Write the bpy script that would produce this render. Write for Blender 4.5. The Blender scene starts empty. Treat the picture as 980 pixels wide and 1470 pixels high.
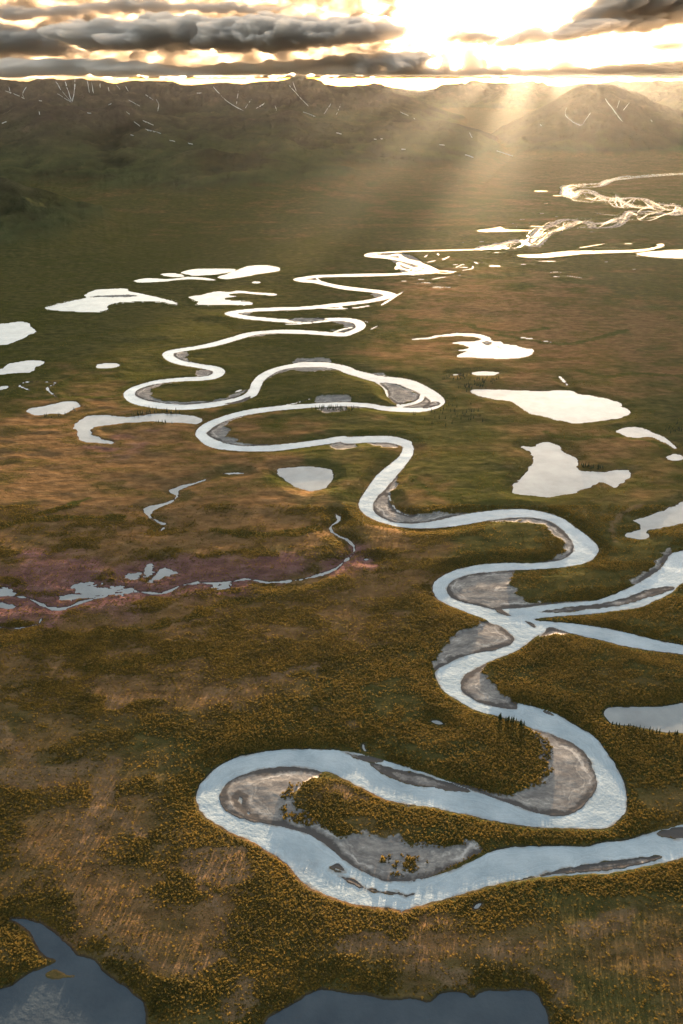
import bpy, math, random
import numpy as np
from mathutils import Vector

R = math.radians
random.seed(7)
rng = np.random.default_rng(7)
S = bpy.context.scene
COL = S.collection

# ------------------------------------------------------------------ camera
CAM_H = 800.0
PITCH = 28.48                      # degrees below the horizontal
F = 1143.0                         # focal length in photo pixels (980 x 1470)
cp, sp = math.cos(R(PITCH)), math.sin(R(PITCH))
cam_d = bpy.data.cameras.new('camera')
cam = bpy.data.objects.new('camera', cam_d)
COL.objects.link(cam)
cam.location = (0, 0, CAM_H)
cam.rotation_euler = (R(90 - PITCH), 0, 0)
cam_d.sensor_fit = 'VERTICAL'
cam_d.sensor_height = 36.0
cam_d.lens = 36.0 * F / 1470.0
cam_d.clip_start = 1.0
cam_d.clip_end = 400000.0
S.camera = cam

# ------------------------------------------------------------------ sun and sky
SUN_EL, SUN_AZ = 2.6, 12.0         # degrees; azimuth to the right of the view direction
EXPOSURE = 3.05
SKY_STRENGTH = 0.08
SUN_STRENGTH = 5.0
w = bpy.data.worlds.new('World')
S.world = w
w.use_nodes = True
nt = w.node_tree
nt.nodes.clear()
N = nt.nodes.new
L = nt.links.new
out = N('ShaderNodeOutputWorld')
bg = N('ShaderNodeBackground')
sky = N('ShaderNodeTexSky')
sky.sky_type = 'NISHITA'
sky.sun_disc = False
sky.sun_elevation = R(SUN_EL)
sky.sun_rotation = R(SUN_AZ)
sky.altitude = 800
sky.air_density = 1.0
sky.dust_density = 1.6
sky.ozone_density = 1.0
bg.inputs['Strength'].default_value = SKY_STRENGTH
# thin high cloud veil: brighter around the sun, broken by soft noise
geo = N('ShaderNodeTexCoord')
sdir = (math.sin(R(SUN_AZ)) * math.cos(R(SUN_EL)), math.cos(R(SUN_AZ)) * math.cos(R(SUN_EL)), math.sin(R(SUN_EL)))
nrm = N('ShaderNodeVectorMath'); nrm.operation = 'NORMALIZE'
L(geo.outputs['Generated'], nrm.inputs[0])
dot = N('ShaderNodeVectorMath'); dot.operation = 'DOT_PRODUCT'
L(nrm.outputs[0], dot.inputs[0]); dot.inputs[1].default_value = sdir
mapn = N('ShaderNodeMapping'); mapn.inputs['Scale'].default_value = (2.0, 2.0, 7.0)
L(nrm.outputs[0], mapn.inputs[0])
nz = N('ShaderNodeTexNoise'); nz.inputs['Scale'].default_value = 1.3; nz.inputs['Detail'].default_value = 7; nz.inputs['Roughness'].default_value = 0.55
L(mapn.outputs[0], nz.inputs['Vector'])
cov = N('ShaderNodeMapRange'); cov.inputs[1].default_value = 0.38; cov.inputs[2].default_value = 0.66
L(nz.outputs[0], cov.inputs[0])
# wide and tight glow lobes
def lobe(power, amp):
    c = N('ShaderNodeMath'); c.operation = 'MAXIMUM'; c.inputs[1].default_value = 0.0
    L(dot.outputs['Value'], c.inputs[0])
    p = N('ShaderNodeMath'); p.operation = 'POWER'; p.inputs[1].default_value = power
    L(c.outputs[0], p.inputs[0])
    m = N('ShaderNodeMath'); m.operation = 'MULTIPLY'; m.inputs[1].default_value = amp
    L(p.outputs[0], m.inputs[0])
    return m.outputs[0]
def addm(a, b):
    m = N('ShaderNodeMath'); m.operation = 'ADD'; L(a, m.inputs[0]); L(b, m.inputs[1]); return m.outputs[0]
def mulm(a, b):
    m = N('ShaderNodeMath'); m.operation = 'MULTIPLY'; L(a, m.inputs[0])
    if isinstance(b, (int, float)): m.inputs[1].default_value = b
    else: L(b, m.inputs[1])
    return m.outputs[0]
sep = N('ShaderNodeSeparateXYZ'); L(nrm.outputs[0], sep.inputs[0])
# a bank of sunlit high cloud above the picture: elevation band times nearness to the sun's bearing
def m1(op, a, b_=None):
    m = N('ShaderNodeMath'); m.operation = op
    if isinstance(a, (int, float)): m.inputs[0].default_value = a
    else: L(a, m.inputs[0])
    if b_ is not None:
        if isinstance(b_, (int, float)): m.inputs[1].default_value = b_
        else: L(b_, m.inputs[1])
    return m.outputs[0]
el_d = m1('SUBTRACT', sep.outputs['Z'], math.sin(R(20.5)))
el_off = m1('DIVIDE', el_d, m1('MULTIPLY_ADD', m1('GREATER_THAN', el_d, 0.0), 0.08))
el_off.node.inputs[1].links[0].from_node.inputs[2].default_value = 0.14
azd = N('ShaderNodeVectorMath'); azd.operation = 'DOT_PRODUCT'; L(nrm.outputs[0], azd.inputs[0]); azd.inputs[1].default_value = (math.sin(R(9)), math.cos(R(9)), 0.0)
band2 = m1('ADD', m1('MULTIPLY', cov.outputs[0], 0.6), 0.55)
band = m1('MULTIPLY', m1('MULTIPLY', m1('EXPONENT', m1('MULTIPLY', m1('MULTIPLY', el_off, el_off), -1.0)), m1('POWER', m1('MAXIMUM', azd.outputs['Value'], 0.0), 6.0)), m1('MULTIPLY', band2, 9.5))
veil = addm(band, addm(mulm(lobe(14, 1.2), cov.outputs[0]), lobe(330, 2.6)))
hz = N('ShaderNodeMapRange'); hz.inputs[1].default_value = -0.02; hz.inputs[2].default_value = 0.01
L(sep.outputs['Z'], hz.inputs[0])
veil = mulm(veil, hz.outputs[0])
vb = N('ShaderNodeMath'); vb.operation = 'MULTIPLY_ADD'; L(cov.outputs[0], vb.inputs[0]); vb.inputs[1].default_value = 0.22; vb.inputs[2].default_value = 0.10
veil_col = N('ShaderNodeVectorMath'); veil_col.operation = 'SCALE'
veil_col.inputs[0].default_value = (1.0, 0.83, 0.64)
L(veil, veil_col.inputs['Scale'])
grey_col = N('ShaderNodeVectorMath'); grey_col.operation = 'SCALE'
grey_col.inputs[0].default_value = (0.86, 0.95, 1.08)
L(vb.outputs[0], grey_col.inputs['Scale'])
a1 = N('ShaderNodeVectorMath'); a1.operation = 'ADD'
a2 = N('ShaderNodeVectorMath'); a2.operation = 'ADD'
L(sky.outputs[0], a1.inputs[0]); L(veil_col.outputs[0], a1.inputs[1])
L(a1.outputs[0], a2.inputs[0]); L(grey_col.outputs[0], a2.inputs[1])
L(a2.outputs[0], bg.inputs['Color'])
L(bg.outputs[0], out.inputs['Surface'])

sun_d = bpy.data.lights.new('sun', 'SUN')
sun_d.energy = SUN_STRENGTH
sun_d.angle = R(0.4)
sun_d.color = (1.0, 0.77, 0.51)
sun = bpy.data.objects.new('sun', sun_d)
COL.objects.link(sun)
sun.rotation_euler = Vector(sdir).to_track_quat('Z', 'Y').to_euler()
sun.location = (0, 0, 3000)

S.view_settings.view_transform = 'Standard'
S.view_settings.look = 'None'
S.view_settings.gamma = 1.0
S.view_settings.use_curve_mapping = False
S.view_settings.exposure = EXPOSURE
S.cycles.max_bounces = 6
S.cycles.diffuse_bounces = 2
S.cycles.glossy_bounces = 2
S.cycles.transmission_bounces = 2
S.cycles.volume_bounces = 3
S.cycles.transparent_max_bounces = 8
S.cycles.sample_clamp_indirect = 4.0
S.cycles.use_denoising = True
S.cycles.denoiser = 'OPENIMAGEDENOISE'

# ------------------------------------------------------------------ photo geometry -> world
def ground(px, py, z=0.0):
    """Where the sight line through a traced point of the survey meets height z."""
    xc = (np.asarray(px, float) - 490.0) / F
    yc = (735.0 - np.asarray(py, float)) / F
    Y = cp + yc * sp
    Z = -sp + yc * cp
    t = (z - CAM_H) / Z
    return xc * t, Y * t
def at_dist(px, py, D):
    xc = (np.asarray(px, float) - 490.0) / F
    yc = (735.0 - np.asarray(py, float)) / F
    Y = cp + yc * sp
    Z = -sp + yc * cp
    return xc / Y * D, CAM_H + Z / Y * D
REG = {'A': (0, 350, 980 / 330), 'B': (160, 350, 980 / 330), 'C': (410, 340, 980 / 290), 'D': (690, 230, 980 / 290),
       'E': (500, 330, 980 / 290), 'F': (580, 460, 2.45), 'G': (500, 620, 980 / 480), 'H': (580, 860, 2.45),
       'I': (260, 1040, 980 / 360), 'J': (560, 1040, 980 / 420), 'K': (0, 640, 980 / 540), 'L': (0, 1180, 1.96),
       'M': (500, 1250, 980 / 480), 'P': (0, 0, 1.0)}
def T(reg, pts):
    ox, oy, s = REG[reg]
    return [(ox + p[0] / s, oy + p[1] / s) + tuple(p[2:]) for p in pts]

# ------------------------------------------------------------------ numpy noise
def _hash(ix, iy, seed):
    h = (ix.astype(np.int64) * 374761393 + iy.astype(np.int64) * 668265263 + seed * 982451653) & 0xffffffff
    h = ((h ^ (h >> 13)) * 1274126177) & 0xffffffff
    h = (h ^ (h >> 16)) & 0xffffffff
    return h.astype(np.float64) / 4294967295.0
def vnoise(x, y, seed=0):
    x0 = np.floor(x); y0 = np.floor(y)
    fx = x - x0; fy = y - y0
    fx = fx * fx * fx * (fx * (fx * 6 - 15) + 10); fy = fy * fy * fy * (fy * (fy * 6 - 15) + 10)
    a = _hash(x0, y0, seed); b = _hash(x0 + 1, y0, seed); c = _hash(x0, y0 + 1, seed); d = _hash(x0 + 1, y0 + 1, seed)
    return (a + (b - a) * fx) * (1 - fy) + (c + (d - c) * fx) * fy
def fbm(x, y, octs=4, seed=0, gain=0.5):
    s = 0.0; a = 1.0; t = 0.0
    for k in range(octs):
        c, sn = math.cos(k * 0.7), math.sin(k * 0.7)
        s = s + a * vnoise((x * c - y * sn) * 2 ** k + 17.3 * k, (x * sn + y * c) * 2 ** k - 9.1 * k, seed + k)
        t += a; a *= gain
    return s / t          # 0..1
def sstep(a, b, x):
    t = np.clip((x - a) / (b - a), 0, 1)
    return t * t * (3 - 2 * t)

# ------------------------------------------------------------------ terrain grid (finer close by)
ucen = np.linspace(-0.80, 0.80, 1350)
uout = 0.80 + np.linspace(0.004, 1, 70) ** 1.4 * 1.0
U = np.concatenate([-uout[::-1], ucen, uout])
def row_of(py):
    yc = (735.0 - py) / F
    return CAM_H * (cp + yc * sp) / (sp - yc * cp)
pyr = np.concatenate([np.arange(2100, 1500, -8.0), np.arange(1500, 430, -1.3), np.arange(430, 236, -0.5)])
Yr1 = row_of(pyr)
Yr2 = np.concatenate([np.arange(Yr1[-1] + 60, 16000, 62.0), np.arange(16050, 34000, 120.0), np.array([35000, 37000, 40000, 46000, 55000, 70000.0, 100000.0])])
Yv = np.concatenate([Yr1, Yr2])
nr, nc = len(Yv), len(U)
X = Yv[:, None] * U[None, :]
Y = np.repeat(Yv[:, None], nc, axis=1)

# ------------------------------------------------------------------ traced shorelines
def world(pts):
    a = np.array([p[:2] for p in pts], float)
    x, y = ground(a[:, 0], a[:, 1])
    return np.stack([x, y], 1)
def catmull(P, closed, sub):
    P = np.asarray(P, float); n = len(P); o = []
    rngk = range(n) if closed else range(n - 1)
    for i in rngk:
        if closed: p0, p1, p2, p3 = P[i - 1], P[i], P[(i + 1) % n], P[(i + 2) % n]
        else: p0, p1, p2, p3 = P[max(i - 1, 0)], P[i], P[i + 1], P[min(i + 2, n - 1)]
        for k in range(sub):
            t = k / sub
            o.append(0.5 * ((2 * p1) + (-p0 + p2) * t + (2 * p0 - 5 * p1 + 4 * p2 - p3) * t * t + (-p0 + 3 * p1 - 3 * p2 + p3) * t ** 3))
    if not closed: o.append(P[-1])
    return np.array(o)
def poly(reg, pts, sub=4):
    return catmull(world(T(reg, pts)), True, sub)
def chain(*segs):
    o = []
    for reg, pts in segs: o += T(reg, pts)
    return o
def ribbon(pts_px, width, sub=5, px_smooth=True):
    """outline polygon of a channel of the given width (m, number or list) along a traced centre line"""
    a = catmull(np.array([p[:2] for p in pts_px], float), False, sub)
    if np.isscalar(width): wd = np.full(len(a), width, float)
    else: wd = np.interp(np.linspace(0, 1, len(a)), np.linspace(0, 1, len(width)), width)
    x, y = ground(a[:, 0], a[:, 1])
    c = np.stack([x, y], 1)
    t = np.gradient(c, axis=0); t /= np.linalg.norm(t, axis=1)[:, None] + 1e-9
    nrm_ = np.stack([-t[:, 1], t[:, 0]], 1)
    return c, wd, nrm_

def sd_polygon(P, margin):
    """signed distance (m, positive inside) over a window of the grid"""
    x0, x1 = P[:, 0].min() - margin, P[:, 0].max() + margin
    y0, y1 = P[:, 1].min() - margin, P[:, 1].max() + margin
    r0, r1 = np.searchsorted(Yv, y0), min(np.searchsorted(Yv, y1) + 1, nr)
    if r1 <= r0: return None
    us = [x0 / Yv[r0], x0 / Yv[r1 - 1], x1 / Yv[r0], x1 / Yv[r1 - 1]]
    c0, c1 = max(np.searchsorted(U, min(us)) - 1, 0), min(np.searchsorted(U, max(us)) + 1, nc)
    if c1 <= c0: return None
    x = X[r0:r1, c0:c1]; y = Y[r0:r1, c0:c1]
    d2 = np.full(x.shape, margin * margin, float); ins = np.zeros(x.shape, bool)
    yy = Yv[r0:r1]; n = len(P)
    for i in range(n):
        ax, ay = P[i]; bx, by = P[(i + 1) % n]
        lo, hi = min(ay, by), max(ay, by)
        ra, rb = np.searchsorted(yy, lo), np.searchsorted(yy, hi)
        if rb > ra:
            xc = ax + (yy[ra:rb] - ay) * (bx - ax) / (by - ay)
            ins[ra:rb] ^= (x[ra:rb] > xc[:, None])
        seg_d(x, y, yy, c0, c1, ax, ay, bx, by, margin, d2)
    d = np.sqrt(d2)
    return (r0, r1, c0, c1, np.where(ins, d, -d))
def seg_d(x, y, yy, c0, c1, ax, ay, bx, by, m, d2):
    ra, rb = np.searchsorted(yy, min(ay, by) - m), np.searchsorted(yy, max(ay, by) + m)
    if rb <= ra: return
    lx, hx = min(ax, bx) - m, max(ax, bx) + m
    us = [lx / yy[ra], lx / yy[rb - 1], hx / yy[ra], hx / yy[rb - 1]]
    ca, cb = max(np.searchsorted(U, min(us)) - c0, 0), min(np.searchsorted(U, max(us)) - c0, c1 - c0)
    if cb <= ca: return
    xs = x[ra:rb, ca:cb]; ys = y[ra:rb, ca:cb]
    vx, vy = bx - ax, by - ay
    t = np.clip(((xs - ax) * vx + (ys - ay) * vy) / (vx * vx + vy * vy + 1e-9), 0, 1)
    dd = (xs - ax - t * vx) ** 2 + (ys - ay - t * vy) ** 2
    np.minimum(d2[ra:rb, ca:cb], dd, out=d2[ra:rb, ca:cb])
def sd_ribbon(c, wd, margin):
    m = margin + wd.max() / 2
    x0, x1 = c[:, 0].min() - m, c[:, 0].max() + m
    y0, y1 = c[:, 1].min() - m, c[:, 1].max() + m
    r0, r1 = np.searchsorted(Yv, y0), min(np.searchsorted(Yv, y1) + 1, nr)
    us = [x0 / Yv[r0], x0 / Yv[r1 - 1], x1 / Yv[r0], x1 / Yv[r1 - 1]]
    c0, c1 = max(np.searchsorted(U, min(us)) - 1, 0), min(np.searchsorted(U, max(us)) + 1, nc)
    x = X[r0:r1, c0:c1]; y = Y[r0:r1, c0:c1]; yy = Yv[r0:r1]
    best = np.full(x.shape, -margin, float)
    for i in range(len(c) - 1):
        (ax, ay), (bx, by) = c[i], c[i + 1]; m = margin + max(wd[i], wd[i + 1]) / 2
        ra, rb = np.searchsorted(yy, min(ay, by) - m), np.searchsorted(yy, max(ay, by) + m)
        if rb <= ra: continue
        lx, hx = min(ax, bx) - m, max(ax, bx) + m
        us = [lx / yy[ra], lx / yy[rb - 1], hx / yy[ra], hx / yy[rb - 1]]
        ca, cb = max(np.searchsorted(U, min(us)) - c0, 0), min(np.searchsorted(U, max(us)) - c0, c1 - c0)
        if cb <= ca: continue
        xs = x[ra:rb, ca:cb]; ys = y[ra:rb, ca:cb]; vx, vy = bx - ax, by - ay
        t = np.clip(((xs - ax) * vx + (ys - ay) * vy) / (vx * vx + vy * vy + 1e-9), 0, 1)
        d = (wd[i] + (wd[i + 1] - wd[i]) * t) / 2 - np.sqrt((xs - ax - t * vx) ** 2 + (ys - ay - t * vy) ** 2)
        np.maximum(best[ra:rb, ca:cb], d, out=best[ra:rb, ca:cb])
    return (r0, r1, c0, c1, best)

MARG = 150.0
water_sd = np.full((nr, nc), -MARG)
water_id = np.zeros((nr, nc), np.int16)       # 0 none
gravel_sd = np.full((nr, nc), -MARG)
bodies = [None]                               # (name, label, category, material)
def add_body(res, ident):
    r0, r1, c0, c1, d = res; d = np.where(d > d.min() + 0.5, d, -1e6)
    sub = water_sd[r0:r1, c0:c1]; idd = water_id[r0:r1, c0:c1]
    better = d > sub
    sub[better] = d[better]; idd[better] = ident
def union(res, arr):
    if res is None: return
    r0, r1, c0, c1, d = res; d = np.where(d > d.min() + 0.5, d, -1e6)
    arr[r0:r1, c0:c1] = np.maximum(arr[r0:r1, c0:c1], d)

# --- the braided, meandering river
bodies.append(('river', 'river', 'milky'))
RIVER = 1
near_river = chain(
    ('J', [(1700, 330), (1400, 350), (1080, 415), (980, 447), (880, 470), (760, 495), (700, 500), (600, 505), (470, 516), (400, 526), (290, 552), (200, 583), (130, 598), (40, 625)]),
    ('I', [(865, 725), (790, 715), (720, 708), (650, 695), (590, 675), (540, 655), (500, 635), (470, 610), (440, 580), (420, 550), (380, 520), (330, 490), (280, 460), (220, 435), (160, 400), (100, 365), (70, 330), (58, 290), (65, 250), (90, 215), (130, 175), (180, 145), (240, 122), (310, 108), (400, 98), (480, 96), (560, 98), (620, 100), (700, 115), (760, 130), (830, 150), (900, 172)]),
    ('H', [(0, 592), (60, 607), (130, 630), (190, 655), (260, 680), (330, 705), (400, 730), (450, 748), (520, 762), (570, 762), (610, 745), (640, 715), (670, 680), (678, 640), (665, 600), (650, 560), (620, 525), (580, 500), (530, 480), (500, 470), (450, 455), (400, 430), (330, 412), (270, 398), (220, 375), (170, 345), (130, 315), (110, 270), (115, 250), (150, 230), (200, 205), (270, 187), (320, 180), (378, 157), (388, 135), (365, 115), (340, 95), (300, 83)]),
    ('G', [(400, 548), (350, 530), (300, 510), (262, 490), (247, 465), (252, 440), (275, 422), (320, 403), (380, 390), (450, 384), (520, 385), (580, 383), (625, 375), (655, 355), (660, 332), (645, 305), (620, 280), (590, 262), (550, 252), (500, 250), (440, 255), (380, 265), (320, 275), (250, 282), (180, 282), (120, 272), (70, 255), (40, 235), (30, 210), (45, 180), (80, 130), (120, 95), (150, 70), (158, 45), (140, 32), (100, 27), (20, 28), (20, 16),
           (100, 18), (160, 25), (190, 42), (187, 70), (165, 100), (140, 130), (110, 165), (85, 190), (72, 215), (80, 240), (110, 258), (150, 268), (200, 268), (250, 262), (300, 250), (350, 240), (420, 230), (500, 226), (560, 232), (620, 250), (660, 275), (700, 305), (728, 330), (732, 350), (720, 370), (690, 385), (640, 395), (560, 402), (480, 405), (420, 410), (370, 415), (330, 425), (300, 440), (288, 460), (295, 480), (320, 495), (380, 510), (430, 521), (480, 518), (560, 510), (640, 500), (700, 497), (740, 490), (800, 467), (850, 443), (900, 412), (925, 388), (945, 357), (980, 348), (1080, 318), (1500, 250), (1500, 300), (1080, 395),
           (980, 442), (950, 470), (900, 495), (850, 515), (780, 525), (700, 535), (620, 540), (560, 545), (545, 549), (560, 554), (640, 560), (720, 570), (800, 585), (880, 605), (940, 618), (980, 625), (1080, 640), (1500, 660), (1500, 690), (1080, 665), (980, 652), (900, 642), (820, 630), (740, 610), (680, 597), (620, 580), (590, 572), (572, 588), (558, 603)]),
    ('H', [(475, 125), (440, 150), (400, 180), (350, 200), (290, 225), (250, 245), (215, 265), (200, 290), (200, 320), (230, 345), (280, 370), (340, 383), (395, 388), (400, 368), (450, 378), (520, 398), (570, 425), (620, 455), (665, 480), (700, 520), (740, 580), (770, 640), (782, 700), (778, 745), (740, 790), (700, 806), (640, 808)]),
    ('J', [(500, 345), (420, 335), (340, 322), (270, 305), (200, 290), (130, 275), (60, 272)]),
    ('I', [(930, 317), (870, 310), (800, 295), (750, 270), (700, 245), (650, 220), (600, 195), (570, 185), (545, 183), (490, 172), (430, 166), (370, 167), (300, 178), (240, 195), (200, 215), (170, 240), (152, 270), (150, 295), (160, 320), (185, 345), (220, 362), (260, 375), (320, 388), (370, 395), (430, 408), (500, 432), (560, 465), (600, 500), (650, 540), (700, 570), (750, 595), (800, 612), (870, 615), (950, 600)]),
    ('J', [(60, 530), (130, 512), (200, 490), (280, 455), (345, 424), (390, 413), (480, 408), (590, 408), (650, 410), (690, 400), (745, 392), (800, 385), (850, 370), (900, 355), (980, 335), (1080, 300), (1400, 245), (1700, 225)]))
add_body(sd_polygon(catmull(world(near_river), True, 3), MARG), RIVER)

mid_river = chain(
    ('P', [(580, 636), (560, 631), (520, 631), (500, 632)]),
    ('B', [(980, 832), (900, 845), (800, 858), (700, 870), (600, 874), (500, 868), (430, 850), (387, 820), (384, 800), (420, 770), (480, 745), (560, 722), (650, 708), (750, 697), (850, 690), (960, 685)]),
    ('C', [(200, 816), (300, 812), (400, 818), (480, 832), (560, 838), (640, 840), (705, 828), (735, 808), (730, 785), (680, 750), (620, 722), (560, 703), (500, 695), (440, 688), (380, 672), (320, 655), (270, 635), (200, 622), (120, 618), (60, 622)]),
    ('B', [(900, 517), (800, 518), (720, 530), (660, 555), (625, 585), (610, 620), (590, 645), (540, 665), (470, 680), (400, 690), (300, 697), (200, 690), (120, 675), (78, 652), (80, 630), (120, 608), (200, 588), (300, 578), (380, 575), (430, 568), (455, 555), (455, 540), (430, 530), (370, 520), (300, 508), (258, 493), (240, 475), (250, 462), (300, 452), (380, 440), (450, 425), (520, 405), (590, 385), (660, 376), (750, 374), (850, 378), (980, 387)]),
    ('C', [(310, 466), (345, 452), (362, 438), (358, 420), (330, 408), (270, 400), (200, 402), (100, 408)]),
    ('B', [(743, 328), (650, 321), (570, 313), (518, 303), (510, 294), (600, 283), (700, 278), (800, 275)]),
    ('C', [(145, 341), (250, 330), (370, 317), (450, 303), (497, 289), (505, 279), (450, 266), (380, 258), (300, 249), (220, 235), (150, 219), (80, 212), (66, 204), (150, 192), (250, 188), (400, 185), (520, 182), (600, 177), (660, 175), (715, 168), (690, 148), (640, 130), (560, 112), (500, 102), (420, 96), (398, 90), (420, 80), (500, 75), (600, 70), (750, 66), (900, 62)]),
    ('D', [(34, 430), (90, 428)]))
mc, mw, mn = ribbon(mid_river, [40, 34, 33, 30, 30, 34, 33, 60, 50, 36, 34, 34, 33, 32, 34, 36, 36, 40, 38, 44, 40, 44, 46, 52, 50, 54, 50, 44, 34, 24])
mw = mw * (0.86 + 0.3 * vnoise(np.arange(len(mw)) / 7.0, np.zeros(len(mw)), 5))
add_body(sd_ribbon(mc, mw, MARG), RIVER)
# point bars on the inside of each bend
t_ = np.gradient(mc, axis=0); ang = np.unwrap(np.arctan2(t_[:, 1], t_[:, 0])); ds = np.linalg.norm(t_, axis=1)
kap = np.gradient(ang) / np.maximum(ds, 1)
ks = np.convolve(kap, np.ones(9) / 9, 'same')
g = np.clip(np.abs(ks) * 5200, 0, 60)
bc = mc + mn * (np.sign(ks) * (mw / 2 + g / 2 - 6))[:, None]
ok = (g > 12)
i = 0
while i < len(ok):
    if ok[i]:
        j = i
        while j < len(ok) and ok[j]: j += 1
        if j - i > 4: union(sd_ribbon(bc[i:j], g[i:j] * np.sin(np.linspace(0.15, math.pi - 0.15, j - i)), MARG), gravel_sd)
        i = j
    i += 1

# braided reach far up the valley
braid = chain(('E', [(640, 95)]), ('D', [(34, 426), (140, 415), (220, 395), (270, 368), (320, 340), (400, 318), (500, 307), (620, 303), (700, 283), (760, 268), (850, 262), (920, 245), (965, 238), (900, 228), (800, 222), (700, 205), (640, 190), (560, 180), (480, 172), (420, 168), (440, 158), (410, 142), (440, 127), (560, 120), (620, 100), (700, 86), (800, 77), (900, 70), (965, 67), (1050, 60), (1150, 60)]))
for k in range(9):
    a = np.array(braid); a = catmull(a, False, 6)
    n = len(a); sct = np.interp(np.arange(n), [0, n * .15, n * .45, n * .55, n * .62, n * .8, n], [2.5, 10, 11, 12, 8, 2.5, 1.5])
    off = (vnoise(np.arange(n) / 6.5, np.full(n, k * 7.7), 31) - 0.5) * 2.0 * sct
    offx = (vnoise(np.arange(n) / 8.0, np.full(n, k * 3.1), 77) - 0.5) * 2.4 * sct
    a[:, 1] += off; a[:, 0] += offx
    x, y = ground(a[:, 0], a[:, 1])
    c = np.stack([x, y], 1)
    wd = np.interp(np.arange(n), [0, n * .3, n * .5], [0.4, 0.5, 1.0]) * (4 + 20) / 24 * 1.0
    wd = wd * (3.5 + 18 * vnoise(np.arange(n) / 3.0, np.full(n, k * 5.3), 91) ** 2.5)
    add_body(sd_ribbon(c, wd, 40.0), RIVER)
    if k in (0, 3): union(sd_ribbon(c, wd + 50, 40.0), gravel_sd)
for k in range(3):       # side arms around the knot of channels below the braids
    a = catmull(np.array(T('C', [(420, 84), (500, 92), (560, 90), (600, 118), (650, 128), (640, 150), (600, 165), (540, 150), (545, 125), (610, 150), (660, 165), (740, 170), (820, 168)])), False, 5)
    n = len(a); a[:, 1] += (vnoise(np.arange(n) / 4.0, np.full(n, k * 7.7), 12) - 0.5) * 6; a[:, 0] += (vnoise(np.arange(n) / 4.0, np.full(n, k * 2.7), 13) - 0.5) * 12
    x, y = ground(a[:, 0], a[:, 1]); add_body(sd_ribbon(np.stack([x, y], 1), np.full(n, 13.0), 40.0), RIVER)
union(sd_polygon(poly('C', [(420, 92), (560, 82), (640, 110), (700, 150), (730, 175), (600, 190), (560, 170), (520, 120)]), 40), gravel_sd)
for reg, pts, wd in [
    ('C', [(435, 700), (480, 735), (500, 775), (540, 800), (545, 822)], 9), ('C', [(560, 715), (640, 735), (665, 765), (640, 800), (560, 820)], 15),
    ('C', [(150, 345), (240, 348), (330, 345), (400, 335)], 12), ('C', [(260, 345), (290, 325), (340, 322)], 10), ('C', [(0, 425), (90, 420), (170, 412), (220, 405)], 12),
    ('C', [(220, 470), (270, 450), (330, 438)], 10), ('C', [(150, 200), (180, 225), (240, 245)], 10),
    ('B', [(740, 330), (820, 338), (900, 332), (960, 325)], 12), ('B', [(840, 272), (900, 262), (980, 272)], 12)]:
    c, wd_, _ = ribbon(T(reg, pts), wd); add_body(sd_ribbon(c, wd_, 40.0), RIVER)

# --- gravel and mud bars (land) that stand in or beside the water
def gravel(reg, pts): union(sd_polygon(poly(reg, pts, 3), MARG), gravel_sd)
gravel('I', [(320, 392), (260, 378), (200, 358), (155, 325), (145, 285), (165, 235), (220, 200), (300, 172), (400, 160), (545, 180), (520, 215), (480, 255), (440, 290), (460, 330), (520, 370), (560, 405), (640, 418), (720, 430), (860, 455), (980, 465), (1100, 470), (1180, 490), (1130, 520), (1050, 560), (950, 605), (870, 620), (800, 617), (750, 600), (650, 545), (560, 470), (500, 437), (430, 412)])
gravel('H', [(150, 640), (190, 660), (330, 710), (450, 752), (520, 767), (575, 767), (645, 718), (683, 650), (668, 600), (624, 520), (530, 476), (450, 450), (465, 500), (490, 560), (495, 620), (470, 660), (410, 680), (340, 685), (260, 665)])
gravel('H', [(105, 250), (110, 195), (150, 145), (210, 108), (290, 78), (345, 90), (393, 135), (384, 160), (320, 182), (200, 209), (150, 234)])
gravel('H', [(195, 290), (210, 262), (250, 240), (290, 220), (282, 260), (315, 310), (360, 345), (400, 370), (398, 393), (340, 388), (280, 375), (225, 350), (195, 322)])
gravel('H', [(475, 130), (490, 98), (530, 98), (580, 120), (530, 128)])
gravel('G', [(284, 460), (296, 437), (330, 421), (420, 406), (490, 402), (470, 430), (490, 470), (540, 500), (640, 498), (700, 494), (690, 505), (560, 518), (480, 526), (430, 526), (320, 500), (290, 482)])
gravel('G', [(380, 262), (440, 249), (500, 243), (575, 252), (625, 278), (668, 335), (645, 375), (580, 389), (520, 389), (590, 375), (630, 350), (625, 320), (590, 290), (540, 266)])
gravel('G', [(142, 125), (106, 163), (68, 215), (78, 244), (110, 262), (200, 272), (300, 255), (350, 238), (260, 240), (200, 245), (150, 232), (118, 200), (140, 160)])
gravel('G', [(850, 445), (905, 412), (928, 385), (948, 352), (928, 352), (880, 400), (830, 440)])
gravel('H', [(600, 125), (700, 128), (860, 165), (980, 190), (980, 182)]) if False else None
bar_sd = np.full((nr, nc), -MARG)
def bar(reg, pts):
    r_ = sd_polygon(poly(reg, pts, 3), MARG); union(r_, bar_sd); union(r_, gravel_sd)
bar('I', [(640, 108), (680, 120), (720, 122), (790, 140), (750, 148), (690, 136)])
bar('I', [(740, 150), (830, 172), (900, 186), (980, 208), (1080, 240), (1130, 262), (1060, 262), (980, 246), (900, 236), (830, 212), (770, 182)])
bar('J', [(415, 530), (440, 520), (520, 500), (600, 478), (720, 460), (850, 444), (912, 441), (880, 458), (800, 478), (730, 489), (640, 496), (520, 506)])
bar('J', [(893, 367), (930, 350), (1000, 342), (1060, 345), (1000, 380), (930, 379)])
bar('I', [(583, 562), (600, 543), (622, 545), (640, 575), (605, 560), (600, 575), (640, 580)])
bar('I', [(615, 592), (650, 598), (690, 612), (720, 635), (790, 652), (868, 660), (860, 667), (760, 655), (700, 640), (660, 620)])
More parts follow.
